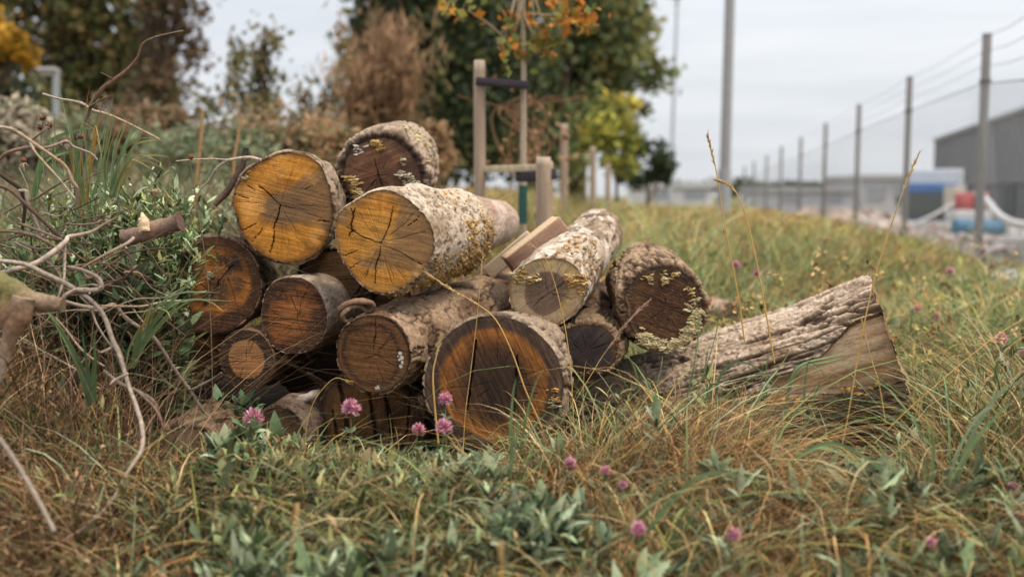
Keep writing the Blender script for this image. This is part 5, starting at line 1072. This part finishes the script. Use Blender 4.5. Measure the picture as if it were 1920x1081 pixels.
YEL = [lin(188, 174, 82), lin(168, 166, 84), lin(204, 182, 84), lin(146, 152, 80)]
tree('broadleaf_tree', 'tall dense dark green tree behind the upright stake and young tree', [(800, 340, 24), (800, 200, 24), (806, 60, 24), (800, -150, 24), (800, -300, 24)], 0.3,
    [(760, 130, 24, 105, 130, 5200), (890, 120, 23, 110, 150, 5600), (770, -60, 24, 130, 130, 4500), (900, -90, 24, 130, 140, 4500), (840, 260, 23, 130, 90, 4600), (700, 250, 24, 60, 80, 2200), (684, 120, 24, 38, 90, 900)], 0.13, DK, 1, shell=0.25)
tree('broadleaf_tree', 'broad mid green tree whose loose right edge stands against the sky', [(1080, 345, 26), (1085, 200, 26), (1090, 60, 26), (1080, -120, 26)], 0.28,
    [(1060, 130, 26, 110, 130, 4200), (1150, 80, 26, 80, 110, 2600), (1090, -60, 26, 130, 110, 3600), (1020, 260, 25, 90, 90, 3000), (1208, 130, 26, 46, 40, 460), (1185, 20, 26, 46, 44, 480), (1185, 225, 26, 34, 36, 340), (1195, 75, 26, 38, 34, 330)], 0.14, MID + [lin(160, 140, 78)], 2, shell=0.3, dens=0.85)
tree('shrub', 'dark bush low at the foot of the broad tree, against the sky', [(1215, 352, 25), (1215, 310, 25)], 0.06, [(1205, 310, 25, 48, 42, 1100), (1235, 328, 25, 22, 22, 300)], 0.12, [lin(74, 86, 60), lin(92, 98, 66)], 3, 'shrub', limbs=4)
tree('dead_shrub', 'tall rusty brown dead shrub before the left edge of the dark tree', [(735, 330, 12), (728, 250, 12), (715, 160, 12), (705, 95, 12)], 0.035, [(722, 140, 12, 72, 76, 1500), (706, 220, 12, 50, 56, 800), (694, 280, 12, 34, 44, 400)], 0.02, BRN, 4, 'shrub', limbs=90, dens=1.5, spread=0.36, elong=9, up=1.6, tcol=lin(124, 88, 64), shell=0.1)
tree('sapling', 'small yellow green tree in front of the broad tree', [(1158, 352, 15), (1156, 300, 15), (1152, 240, 15), (1150, 190, 15)], 0.03, [(1150, 232, 15, 52, 58, 900), (1120, 262, 15, 30, 30, 260), (1165, 300, 15, 36, 36, 260), (1172, 200, 15, 28, 26, 180)], 0.075, YEL, 5, limbs=7)
tree('broadleaf_tree', 'olive brown leafy tree at the far upper left, yellow leaves in front of it', [(110, 330, 22), (115, 180, 22), (110, 40, 22), (100, -150, 22)], 0.26, [(60, 60, 22, 120, 110, 3600), (190, 70, 22, 100, 110, 3000), (110, -80, 22, 150, 120, 3600), (180, 190, 22, 100, 70, 2200), (270, 120, 22, 60, 80, 1100)], 0.13, OLV + [lin(98, 102, 64)], 6, shell=0.3, dens=0.55, limbs=16)
tree('broadleaf_tree', 'dark green bushy tree behind the short lamp at the left edge', [(20, 340, 19), (20, 250, 19), (15, 180, 19)], 0.15, [(20, 190, 19, 80, 70, 2600), (90, 230, 19, 60, 50, 1500), (-60, 160, 19, 70, 90, 1800)], 0.12, DK, 7)
tree('broadleaf_tree', 'tree with bright yellow leaves at the left edge above the short lamp', [(-20, 330, 17), (-22, 200, 17), (-20, 90, 17)], 0.12, [(15, 92, 17, 46, 30, 620), (48, 112, 17, 24, 16, 120), (-60, 60, 17, 70, 70, 900)], 0.1, [lin(206, 160, 50), lin(190, 142, 44), lin(168, 132, 52)], 8)
tree('broadleaf_tree', 'thin brown tree half bare against the sky, right of the olive brown tree', [(305, 330, 20), (300, 200, 20), (305, 80, 20), (300, -80, 20)], 0.12, [(320, 60, 20, 62, 80, 620), (290, 170, 20, 60, 60, 560), (300, -40, 20, 80, 60, 600), (350, 20, 20, 34, 40, 160)], 0.1, [lin(130, 104, 82), lin(110, 88, 66), lin(104, 98, 66)], 9, limbs=16, spread=0.3)
tree('sapling', 'slender sparse sapling against the bright sky left of the rusty shrub', [(480, 345, 13), (486, 250, 13), (494, 150, 13), (500, 50, 13)], 0.035, [(500, 90, 13, 34, 56, 300), (440, 130, 13, 42, 46, 260), (520, 180, 13, 40, 50, 240), (420, 215, 13, 46, 50, 330), (480, 230, 13, 50, 50, 330)], 0.06, [lin(122, 118, 78), lin(104, 104, 70), lin(138, 124, 84)], 10, limbs=9, spread=0.3)
tree('sapling', 'pale sparse bush in the bright gap just left of the rusty shrub', [(612, 345, 14), (610, 260, 14), (606, 170, 14)], 0.03, [(610, 230, 14, 46, 60, 360), (585, 190, 14, 32, 44, 150), (640, 120, 14, 26, 60, 200), (560, 270, 14, 40, 40, 300)], 0.065, [lin(140, 132, 92), lin(120, 118, 80), lin(160, 128, 92)], 11, limbs=8, spread=0.32)
BUSH = [('brown seedy thicket under the half bare tree', 270, 262, 9.0, 110, 56, 2400, [lin(150, 120, 92), lin(124, 98, 72), lin(112, 108, 74), lin(168, 138, 108)]), ('grey green thicket behind the smooth pale arching twig', 390, 300, 8.0, 110, 60, 2600, [lin(140, 146, 114), lin(118, 128, 96), lin(156, 146, 112)]),
        ('rusty brown thicket behind the upper left ochre log', 530, 285, 8.4, 90, 62, 2400, [lin(168, 130, 96), lin(150, 130, 96), lin(136, 134, 98), lin(184, 146, 108)]), ('olive thicket left of the fungus log on top of the pile', 620, 300, 8.0, 62, 50, 1500, [lin(160, 130, 94), lin(140, 130, 92), lin(176, 138, 100)]),
        ('grey green thicket behind the arching twig', 130, 285, 8.6, 120, 60, 2600, [lin(130, 134, 104), lin(114, 120, 90), lin(158, 138, 108)]), ('pale headed thicket at the left edge', 0, 270, 8.0, 80, 66, 1900, [lin(150, 140, 116), lin(116, 116, 88), lin(196, 180, 156)]), ('dried rusty bush behind the fungus log on top of the pile', 806, 282, 8.2, 36, 40, 800, [lin(156, 124, 90), lin(136, 104, 74), lin(172, 140, 104)])]
for i, (lb, px, py, Y, rx, ry, n, cols) in enumerate(BUSH):
    tree('thicket', lb, [(px, 365, Y), (px + 4, py + 10, Y), (px, py - ry * 0.5, Y)], 0.02, [(px, py, Y, rx, ry, n), (px - rx * 0.3, py + ry * 0.9, Y, rx, ry, n), (px + rx * 0.4, py - ry * 0.55, Y, rx * 0.35, ry * 0.5, n // 6)], 0.035, cols, 20 + i, 'shrub', 'thickets behind the left of the pile', limbs=22, shell=0.1, spread=0.3, elong=2.2, tcol=lin(120, 92, 70))
g = np.random.default_rng(3); m = MB()                                      # rank growth filling the bank behind the left of the pile
n = 24000; y = g.uniform(4.4, 10, n); px = g.uniform(-140, 690, n); x = (px - 960) / FPX * y
top = np.interp(px, [-140, 150, 300, 480, 690], [330, 300, 290, 320, 330]); h = np.maximum(0.1, CAMZ - (top - 365) * y / FPX - ground_z(x, y)) * g.uniform(0.4, 1, n)
blades(m, x, y, g, h, pick(g, n, [lin(142, 148, 112), lin(124, 132, 98), lin(168, 144, 110), lin(150, 122, 92), lin(138, 148, 116)]), g.uniform(0.006, 0.022, n), np.abs(g.normal(0.3, 0.25, n)), g.normal(0.6, 0.5, n), 4, 1.0)
tag(m.build('undergrowth', M_GRASS), 'grey green and brown rank growth behind the left of the pile', kind='stuff')
for i, (px, y0, y1, lb) in enumerate([(372, 205, 330, 'dry upright weed stem behind the weeds, left of the dark stick'), (441, 235, 300, 'thin dry weed stem behind the dark stick')]):
    m = MB(); P = W([px - 5, px - 2, px + 4, px + 8], [y1 + 60, y1, (y0 + y1) / 2, y0], 4.4); m.tube(P, [0.008, 0.007, 0.007, 0.006], 6, lin(168, 128, 88), 4); tag(m.build('weed_stem', M_TWIG, origin=P[0]), lb, 'stem')

# ---- young tree tied between stakes
ST = lin(160, 138, 118); ST2 = lin(124, 102, 86)
def stake(label, px, y0, Y, r, h0=None, group='round timber tree stakes'):
    T = W(px, y0, Y); B = np.array([T[0], Y, float(ground_z(T[0], Y)) - 0.05]); m = MB()
    m.tube([B, B * 0.5 + T * 0.5, T - [0, 0, 0.012], T], [r, r, r, r * 0.8], 14, np.array([ST2, ST, ST, lin(204, 190, 172)]), 3, rough=0.05, seed=int(px))
    tag(m.build('tree_stake', M_POST, origin=B), label, 'stake', group)
stake('tall round timber stake left of the young tree trunk', 899, 130, 5.0, 0.030)
stake('short round timber stake right of the young tree trunk, chewed top', 1019, 305, 4.6, 0.036)
stake('second timber stake just behind the short chewed stake', 1026, 312, 4.9, 0.030)
stake('timber stake standing alone before the yellow green small tree', 1058, 240, 9.2, 0.036)
stake('small timber stake right of the lone one', 1112, 282, 11.5, 0.036)
stake('farthest small timber stake, under the yellow green small tree', 1140, 312, 13.5, 0.036)
m = MB(); A = W(905, 316, 5.0); B = W(1015, 316, 4.72); m.box((A + B) / 2, (np.linalg.norm(B - A), 0.02, 0.034), lin(190, 172, 140), bev=0.003, rz=math.atan2(B[1] - A[1], B[0] - A[0]))
tag(m.build('cross_rail', M_POST, origin=(A + B) / 2), 'pale wooden cross rail low between the stakes', 'rail')
def tie(label, pts, Y, w):
    P = W([p[0] for p in pts], [p[1] for p in pts], Y); m = MB(); P2, _ = smooth_path(P, np.ones(len(P)), 4); n = len(P2); th = np.linspace(0, 2 * np.pi, 9)[:-1]
    for a, b in zip(P2[:-1], P2[1:]):
        m.box((a + b) / 2, (np.linalg.norm(b - a) * 1.15, 0.05, w), lin(58, 50, 56), rz=math.atan2(b[1] - a[1], b[0] - a[0]), ry=-math.asin((b[2] - a[2]) / np.linalg.norm(b - a)), bev=0.004)
    tag(m.build('tree_tie', M_STRAP, origin=P[0]), label, 'strap', 'black tree ties')
tie('black rubber tie between the tall stake and the young trunk', [(893, 152), (940, 156), (990, 160)], [4.96, 4.98, 5.0], 0.036)
tie('black rubber tie low on the trunk by the short stake', [(975, 331), (1004, 330), (1036, 326)], [4.86, 4.75, 4.66], 0.05)
m = MB(); P = W([980, 980, 981], [420, 380, 348], 4.95); m.tube(P, [0.022, 0.022, 0.022], 14, lin(44, 92, 84), 3); tag(m.build('trunk_guard', M_PAINT, origin=P[0]), 'dark green plastic guard round the foot of the young tree', 'tree guard')
r = tree('young_tree', 'young staked tree with a straight pale trunk and orange and green leaves', [(980, 400, 5.05), (981, 320, 5.05), (982, 160, 5.05), (981, 0, 5.05), (984, -160, 5.05)], 0.021, [(1008, 92, 5.0, 30, 28, 70), (1020, 24, 5.0, 56, 34, 80), (955, 80, 5.0, 18, 40, 34), (850, 10, 5.0, 44, 16, 24), (1090, 34, 5.0, 50, 26, 50), (960, -90, 5.0, 120, 50, 120)], 0.036,
    [lin(206, 132, 58), lin(176, 140, 66), lin(134, 138, 72), lin(150, 146, 76)], 30, group=None, tcol=lin(176, 156, 132), limbs=3, spread=0.35, lim0=0.68)
m = MB()
for P in ([(878, 20), (925, 52), (952, 82), (978, 108)], [(1015, 84), (1000, 100), (984, 118)], [(1050, 40), (1015, 62), (984, 90)]): m.tube(W([p[0] for p in P], [p[1] for p in P], 5.05), np.linspace(0.004, 0.007, len(P)), 7, lin(150, 124, 98), 4)
b_ = part(m, 'branch', M_TWIG, r)
m = MB(); g = np.random.default_rng(8)
for q in range(9):
    x0 = g.uniform(960, 1000); P = [(x0, 330), (x0 + g.normal(0, 30), 270), (x0 + g.normal(20, 50), 210), (x0 + g.normal(30, 70), 180)]; m.tube(W([p[0] for p in P], [p[1] for p in P], 7.5), np.linspace(0.008, 0.003, 4), 6, lin(140, 104, 76), 5)
leaf_cloud(m, W(1000, 250, 7.5), np.array([0.35, 0.3, 0.35]), 160, 0.03, [lin(150, 110, 78)], g, 20)
tag(m.build('dead_shrub', M_TWIG, origin=W(985, 350, 7.5)), 'thin dry orange brown shrub behind the young tree trunk', 'shrub')

# ---- poles, lamp
def pole(name, label, px, y0, Y, r0, r1, lean, cat, top=None, col=lin(150, 148, 146)):
    T = W(px + lean, y0, Y); B = W(px, 380, Y); B[2] = float(ground_z(B[0], Y)); root = empty(name, B, label, cat); m = MB()
    m.tube([B, (B + T) / 2, T], [r0, (r0 + r1) / 2, r1], 14, col, 3); part(m, 'pole', M_POLE, root); return root, B, T
rt, B, T = pole('lamp_post', 'tall grey steel pole standing before the fence, its top out of the picture', 1357, -420, 18, 0.098, 0.080, 24, 'lamp post')
m = MB(); m.tube([T, T + [0, 0, 0.4], T + [-0.4, 0, 0.62], T + [-1.3, 0, 0.72]], [0.08, 0.06, 0.045, 0.04], 10, lin(150, 148, 146), 5); m.box(T + np.array([-1.6, 0, 0.70]), (0.7, 0.26, 0.12), lin(120, 120, 122), bev=0.04); part(m, 'lamp_head', M_POLE, rt)
m = MB(); m.tube([B, B + [0, 0, 1.2]], [0.125, 0.12], 14, lin(156, 156, 158), 1); part(m, 'base_collar', M_POLE, rt)
rt, B, T = pole('lamp_post', 'thin distant grey pole beside the edge of the broad tree', 1256, -4, 42, 0.085, 0.06, 14, 'lamp post', col=lin(176, 180, 188))
m = MB(); m.box(T + np.array([-0.05, 0, 0.05]), (0.55, 0.3, 0.12), lin(120, 122, 128), bev=0.04); part(m, 'lamp_head', M_POLE, rt)
rt, B, T = pole('lamp_post', 'short grey lamp with a flat head at the upper left before the dark trees', 106, 132, 13, 0.05, 0.045, -1, 'lamp', col=lin(150, 152, 152))
m = MB(); m.box(T + np.array([-0.10, 0, 0.0]), (0.25, 0.2, 0.06), lin(158, 150, 146), bev=0.025); m.box(T + np.array([-0.10, 0, -0.05]), (0.18, 0.14, 0.03), lin(190, 186, 178), bev=0.01); part(m, 'lamp_head', M_POLE, rt)

# ---- chain link fence
PX = [1985, 1851, 1706, 1611, 1548.5, 1502, 1465.5, 1438, 1414, 1396]; PY = [-10, 65, 145, 197, 232, 258, 275, 292, 303, 312]
root = empty('chainlink_fence', W(1851, 500, 11.5) * [1, 1, 0], 'chain link fence on grey posts receding at the right, three wires along its top', 'fence'); tops = []; bots = []
for i, (px, py) in enumerate(zip(PX, PY)):
    Y = 11.5 + 4.6 * (i - 1); T = W(px, py, Y); gz = float(ground_z(T[0], Y)); tops.append(T); bots.append(np.array([T[0], Y, gz])); m = MB()
    m.box([T[0], Y, (T[2] + gz) / 2 - 0.05], (0.085, 0.085, T[2] - gz + 0.1), lin(128, 122, 116), bev=0.008, rz=-0.2); m.box([T[0], Y, T[2] - 0.52], (0.11, 0.11, 0.04), lin(96, 92, 90), bev=0.006, rz=-0.2); m.box([T[0], Y, T[2] + 0.003], (0.09, 0.09, 0.012), lin(110, 104, 98), rz=-0.2)
    part(m, 'post', M_POLE, root)
tops = np.array(tops); bots = np.array(bots)
for q in range(3):
    m = MB(); P = tops - np.array([0, 0, 0.04 + 0.16 * q]); P2 = [P[0]]
    for a, b in zip(P[:-1], P[1:]): P2 += [(a + b) / 2 - np.array([0, 0, 0.03]), b]
    m.tube(np.array(P2) + [-0.05, 0, 0], 0.0032, 5, lin(128, 128, 132), 1); part(m, 'strand', M_POLE, root)
m = MB(); hs = 0.10; d = bots[-1] - bots[0]; Lf = np.linalg.norm(d[:2])
cum = np.linalg.norm(bots[:, :2] - bots[0, :2], axis=1)
def fpt(s, f):                       # point on the mesh at run s, height fraction f
    x = np.interp(s, cum, bots[:, 0]) - 0.06; y = np.interp(s, cum, bots[:, 1]); zb = np.interp(s, cum, bots[:, 2]) + 0.02; zt = np.interp(s, cum, tops[:, 2]) - 0.55
    return np.stack([x, y, zb + (zt - zb) * f], -1)
Hm = 2.0
for sg in (1, -1):
    s0 = np.arange(-Hm, Lf + Hm, hs)
    a = s0 if sg == 1 else s0 + Hm; b = a + sg * Hm
    fa = np.zeros(len(a)); fb = np.ones(len(a))
    lo = np.clip(a, 0, Lf); hi = np.clip(b, 0, Lf); ok = np.abs(hi - lo) > 0.02
    fa = np.abs(lo - a) / Hm; fb = 1 - np.abs(hi - b) / Hm
    A = fpt(lo[ok], fa[ok]); B = fpt(hi[ok], fb[ok]); n = len(A); w = 0.0009
    wobx = np.array([w, 0, 0]); wy = np.array([0, w, w])
    tt = np.linspace(0, 1, 5)[None, :, None]; P = A[:, None] * (1 - tt) + B[:, None] * tt
    o = np.stack([P + wobx, P - wobx * 0.5 + wy, P - wobx * 0.5 - wy], 2)
    i = np.arange(n)[:, None, None] * 15 + np.arange(4)[:, None] * 3; j = np.arange(3); j2 = (j + 1) % 3
    m.add(o, np.stack([i + j, i + j2, i + 3 + j2, i + 3 + j], -1).reshape(-1, 4), lin(150, 152, 156))
m.tube(fpt(cum, np.ones(len(cum)) * 0.998), 0.006, 5, lin(136, 134, 136), 1)
part(m, 'wire_mesh', M_POLE, root)

# ---- warehouse and far buildings
def gz(x, y): return float(ground_z(x, y))
C1 = W(1754, 265, 120); C2 = W(1985, 190, 68); zt = 8.0; dirw = C2 - C1; dirw[2] = 0; Lw = np.linalg.norm(dirw); ang = math.atan2(dirw[1], dirw[0])
ztop = C1[2]; zb = -1.0; mid = (C1 + C2) / 2; nout = np.array([-dirw[1], dirw[0], 0]) / Lw
if nout[0] > 0: nout = -nout
root = empty('warehouse', [mid[0], mid[1], zb], 'large grey clad warehouse with a dark lower wall beyond the fence', 'building')
def wall_box(z0, z1, dep, col, nm, out=0.0):
    m = MB(); c = mid - nout * (dep / 2 - out); m.box([c[0], c[1], (z0 + z1) / 2], (Lw, dep, z1 - z0), col, rz=ang); return part(m, nm, M_CLAD, root, False)
zs = CAMZ + (365 - 345) / FPX * 95
wall_box(zs, ztop, 30, lin(142, 138, 138), 'wall'); wall_box(zb, zs - 0.004, 30, lin(92, 92, 94), 'base_wall', -0.25)
m = MB()
for q in range(60):
    c = mid + dirw / Lw * (q / 59 - 0.5) * Lw + nout * 0.03; m.box([c[0], c[1], (zs + ztop) / 2], (0.12, 0.1, ztop - zs - 0.3), lin(134, 130, 130), rz=ang)
part(m, 'cladding_ribs', M_CLAD, root, False)
m = MB(); c = mid - nout * 15; m.box([c[0], c[1], ztop + 0.15], (Lw + 0.5, 30.6, 0.3), lin(150, 146, 146), rz=ang); part(m, 'roof', M_CLAD, root, False)
for q in range(5):
    m = MB(); c = mid + dirw / Lw * (q / 5 - 0.36) * Lw; m.box([c[0] + nout[0] * -0.2, c[1] + nout[1] * -0.2, 0.5], (3.4, 0.2, 2.8), lin(58, 58, 62), rz=ang); part(m, 'loading_door', M_CLAD, root, False)
def shed(label, px0, px1, y0, Y, col, roofc):
    A = W(px0, y0, Y); B = W(px1, y0, Y); z0 = gz(A[0], Y); w = B[0] - A[0]; root = empty('far_building', [(A[0] + B[0]) / 2, Y, z0], label, 'building', 'far pale buildings')
    m = MB(); m.box([(A[0] + B[0]) / 2, Y + 5, (A[2] + z0) / 2], (w, 10, A[2] - z0), col); part(m, 'wall', M_CLAD, root, False)
    m = MB(); m.box([(A[0] + B[0]) / 2, Y + 5, A[2] + 0.2], (w + 0.6, 10.6, 0.4), roofc); part(m, 'roof', M_CLAD, root, False)
    for q in range(max(2, int(w / 4))):
        m = MB(); m.box([A[0] + w * (q + 0.5) / max(2, int(w / 4)), Y - 0.02, (A[2] + z0) / 2 + 0.3], (1.6, 0.1, (A[2] - z0) * 0.35), lin(160, 162, 168)); part(m, 'window', M_GLASS, root, False)
shed('low white building beyond the meadow, left of the tall pole', 1206, 1336, 352, 75, lin(214, 212, 212), lin(190, 188, 188))
shed('low whitish building behind the far fence posts', 1445, 1600, 360, 80, lin(190, 190, 194), lin(166, 164, 166))
shed('pale long building left of the blue fronted truck', 1618, 1722, 336, 85, lin(198, 194, 194), lin(182, 178, 178))
g = np.random.default_rng(9); m = MB()
for q in range(60):
    px = g.uniform(1240, 1760); Y = g.uniform(95, 130); ry = g.uniform(5, 13) * (1.25 if 1370 < px < 1440 else 1); leaf_cloud(m, W(px, 352, Y), np.array([1.5, 1.2, ry * Y / FPX]), 260, 0.35, [lin(96, 100, 80), lin(112, 108, 84), lin(84, 92, 76)], g, 14, 0.1)
tag(m.build('treeline', M_TREELEAF, smooth=False), 'dark far off line of trees along the horizon at the right', kind='stuff')
# ---- the yard behind the fence
YB = -0.95
def at(px, py, Y): return W(px, py, Y)
Y = 40.0; sx = Y / FPX; c = at(1742, 400, Y); root = empty('truck', [c[0], Y, gz(c[0], Y)], 'white truck with a blue front and dark windscreen parked beyond the fence', 'truck'); zg = gz(c[0], Y)
w = 96 * sx; T = at(1742, 316, Y)[2]
m = MB(); m.box([c[0] + 0.12, Y + 3.4, (zg + 0.7 + T) / 2], (w + 0.15, 4.6, T - zg - 0.7), lin(214, 214, 216), bev=0.05); part(m, 'cargo_box', M_PAINT, root, False)
zc = at(0, 343, Y)[2]; zw0, zw1 = at(0, 404, Y)[2], at(0, 363, Y)[2]
m = MB(); m.box([c[0], Y, (zg + 0.45 + zc) / 2], (w, 1.7, zc - zg - 0.45), lin(70, 100, 146), bev=0.09); part(m, 'cab', M_PAINT, root, False)
m = MB(); m.box([c[0], Y - 0.86, (zw0 + zw1) / 2], (w * 0.9, 0.06, zw1 - zw0), lin(70, 76, 74), bev=0.02); part(m, 'windscreen', M_GLASS, root, False)
m = MB(); m.box([c[0], Y - 0.87, zw1 + (zc - zw1) * 0.5], (w * 0.86, 0.08, (zc - zw1) * 0.75), lin(62, 106, 168), bev=0.03); part(m, 'sun_visor', M_PAINT, root, False)
m = MB(); m.box([c[0], Y - 0.9, zg + 0.55], (w * 0.98, 0.16, 0.34), lin(196, 194, 192), bev=0.04); part(m, 'bumper', M_PAINT, root, False)
m = MB(); m.box([c[0], Y - 0.87, zg + 0.95], (w * 0.6, 0.06, 0.3), lin(50, 52, 56), bev=0.02); part(m, 'grille', M_PAINT, root, False)
for s in (-1, 1):
    m = MB(); m.box([c[0] + s * w * 0.38, Y - 0.95, zg + 0.6], (0.24, 0.1, 0.16), lin(224, 222, 210), bev=0.03); part(m, 'headlight', M_GLASS, root, False)
    m = MB(); m.box([c[0] + s * (w / 2 + 0.14), Y - 0.7, zw1 - 0.3], (0.12, 0.18, 0.42), lin(40, 42, 46), bev=0.03); part(m, 'mirror', M_PAINT, root, False)
    for yy in (0.1, 4.6):
        m = MB(); P = np.array([c[0] + s * w * 0.42, Y + yy, zg + 0.42]); m.tube([P - [0.12, 0, 0], P - [0.11, 0, 0], P + [0.11, 0, 0], P + [0.12, 0, 0]], [0.34, 0.42, 0.42, 0.34], 18, lin(34, 34, 36), 1); tw = part(m, 'wheel', M_STRAP, root)
        m = MB(); m.tube([P - [0.13, 0, 0], P + [0.13, 0, 0]], [0.2, 0.2], 14, lin(176, 176, 178), 1); part2(m, 'rim', M_PAINT, tw, root)
def cyl(name, label, a, b, r, col, cat, ribs=0, mat=None, group=None):
    a = np.asarray(a); b = np.asarray(b); root = empty(name, (a + b) / 2, label, cat, group); m = MB(); m.tube([a, a * .98 + b * .02, a * .02 + b * .98, b], [r * 0.92, r, r, r * 0.92], 20, col, 1); part(m, 'body', mat or M_PAINT, root)
    if ribs:
        m = MB()
        for q in range(ribs): t = (q + 0.5) / ribs; p = a * (1 - t) + b * t; d = (b - a) / np.linalg.norm(b - a) * r * 0.08; m.tube([p - d, p + d], [r * 1.06, r * 1.06], 20, col * 0.8, 1)
        part(m, 'hoop', mat or M_PAINT, root)
root.rotation_euler = (0, 0, -0.40)
Y = 26.0
cyl('pipe_coil', 'teal blue ribbed roll lying in the yard behind the nearest fence post', at(1789, 427, Y), at(1877, 429, Y), 16 * Y / FPX, lin(52, 112, 142), 'roll', 9)
for i, (px, py, lb) in enumerate([(1806, 378, 'left red drum above the teal roll'), (1836, 376, 'right red drum above the teal roll, behind the post')]): cyl('drum', lb, at(px, py + 18, 28) , at(px, py - 16, 28), 15 * 28 / FPX, lin(196, 84, 78), 'drum', 3, group='red drums')
def slab(name, label, px, py, Y, size, col, cat, rz=0.0, mat=None, rx=0.0, ry=0.0):
    P = at(px, py, Y); root = empty(name, [P[0], Y, P[2] - size[2] / 2], label, cat); m = MB(); m.box(P, size, col, bev=min(size) * 0.12, rz=rz, rx=rx, ry=ry); part(m, 'body', mat or M_PAINT, root, False)
    m = MB(); m.box(P + np.array([0, -0.0, size[2] * 0.5]), (size[0] * 0.96, size[1] * 0.96, size[2] * 0.1), col * 0.85, bev=min(size) * 0.03, rz=rz, rx=rx, ry=ry); part(m, 'top', mat or M_PAINT, root, False); return root
slab('crate', 'white crate between the red drums and the teal roll', 1815, 404, 27, (0.98, 0.7, 0.26), lin(210, 206, 204), 'crate')
slab('pallet', 'beige stack of boards beside the truck', 1790, 370, 36, (0.5, 0.8, 0.8), lin(196, 184, 170), 'boards')
slab('concrete_block', 'long grey concrete block low behind the fence at the right edge', 1895, 486, 16, (1.15, 0.9, 0.60), lin(150, 144, 142), 'concrete block', 0.1, M_RUBBLE)
slab('concrete_kerb', 'pale concrete kerb lying on top of the long grey block', 1860, 452, 17, (1.25, 0.5, 0.15), lin(178, 172, 170), 'kerb', 0.08, M_RUBBLE)
def heap(name, label, px, py, Y, r, col, cat, seed, mat=None, flat=0.5, pieces=26, kind=None):
    g = np.random.default_rng(seed); P = at(px, py, Y); z0 = gz(P[0], Y); m = MB(); m.ball([P[0], Y, z0], [r[0], r[1], max(0.1, P[2] - z0)], col, 36, 20, 0.5, seed)
    for q in range(pieces):
        a = g.uniform(0, 6.28); k = g.uniform(0.2, 1); m.box([P[0] + r[0] * k * math.cos(a), Y + r[1] * k * math.sin(a), z0 + max(0.1, P[2] - z0) * (1 - k * k) * 0.95], g.uniform(0.08, 0.3, 3), col * g.uniform(0.6, 1.35), rz=g.uniform(0, 3), rx=g.uniform(-.6, .6), ry=g.uniform(-.6, .6), bev=0.01)
    o = m.build(name, mat or M_RUBBLE, origin=[P[0], Y, z0], smooth=False); tag(o, label, cat, kind=kind)
heap('rubble_heap', 'pinkish grey rubble heap behind the fence left of the truck', 1640, 402, 25, (0.9, 1.2), lin(168, 152, 142), 'rubble', 1)
heap('rubble_heap', 'grey rubble heap in front of the concrete block behind the nearest post', 1795, 458, 15.0, (0.8, 0.6), lin(160, 148, 142), 'rubble', 2)
heap('rubble_heap', 'brownish rubble heap between the far fence posts', 1560, 392, 28, (1.7, 1.2), lin(158, 140, 128), 'rubble', 3)
heap('rubble_heap', 'low stony rubble heap against the fence foot, right of the short far posts', 1665, 442, 17, (0.6, 0.8), lin(164, 150, 140), 'rubble', 12, pieces=40)
heap('scrap_heap', 'tangle of grey scrap between the teal roll and the long concrete block', 1850, 452, 20, (0.9, 0.7), lin(126, 122, 124), 'scrap', 13, pieces=46)
heap('tarpaulin', 'dark tarpaulin covered pile under the teal roll', 1765, 446, 24, (0.75, 0.7), lin(58, 60, 70), 'tarpaulin', 4, M_STRAP, pieces=0)
heap('junk_pile', 'dull brown pile of scrap in front of the truck', 1750, 424, 33, (0.9, 0.9), lin(136, 122, 114), 'scrap', 5)
heap('sand_bag', 'white sack behind the fence right of the teal roll', 1903, 418, 24, (0.34, 0.3), lin(216, 212, 208), 'sack', 6, M_STRAP, pieces=0)
heap('sand_bag', 'small white sack left of the truck scrap', 1706, 428, 30, (0.4, 0.3), lin(214, 214, 218), 'sack', 7, M_STRAP, pieces=0)
m = MB(); P = at(np.array([1832, 1850, 1870, 1895, 1930]), np.array([362, 376, 400, 416, 424]), np.array([25, 24.5, 24, 23.5, 23])); m.tube(P, 0.085, 10, lin(212, 208, 208), 5); tag(m.build('hose', M_PAINT, origin=P[0]), 'thick pale pipe curving down to the right from the red drums', 'pipe')
m = MB(); P = at(np.array([1600, 1640, 1690, 1740, 1790]), np.array([402, 422, 424, 408, 380]), np.array([24, 24, 25, 27, 28])); m.tube(P, 0.035, 8, lin(198, 192, 190), 5); tag(m.build('hose', M_PAINT, origin=P[0]), 'thin pale hose sagging in front of the truck', 'hose')
def rag(name, label, px, py, Y, r, cols, cat, seed):
    P = at(px, py, Y); m = MB(); m.ball(P, r, cols[0], 22, 12, 0.7, seed)
    if len(cols) > 1: m.ball(P + np.array([-r[0] * 0.35, -r[1] * 0.4, -r[2] * 0.6]), np.array(r) * 0.85, cols[1], 22, 12, 0.7, seed + 1)
    tag(m.build(name, M_STRAP, origin=P), label, cat)
rag('plastic_bag', 'crumpled white and blue plastic bag in the grass at the right edge', 1897, 533, 7.0, (0.19, 0.14, 0.085), [lin(210, 208, 212), lin(92, 124, 184)], 'bag', 4)
rag('litter', 'small white scrap of litter in the grass below the nearest fence post', 1801, 524, 6.5, (0.036, 0.03, 0.02), [lin(226, 226, 226)], 'litter', 6)
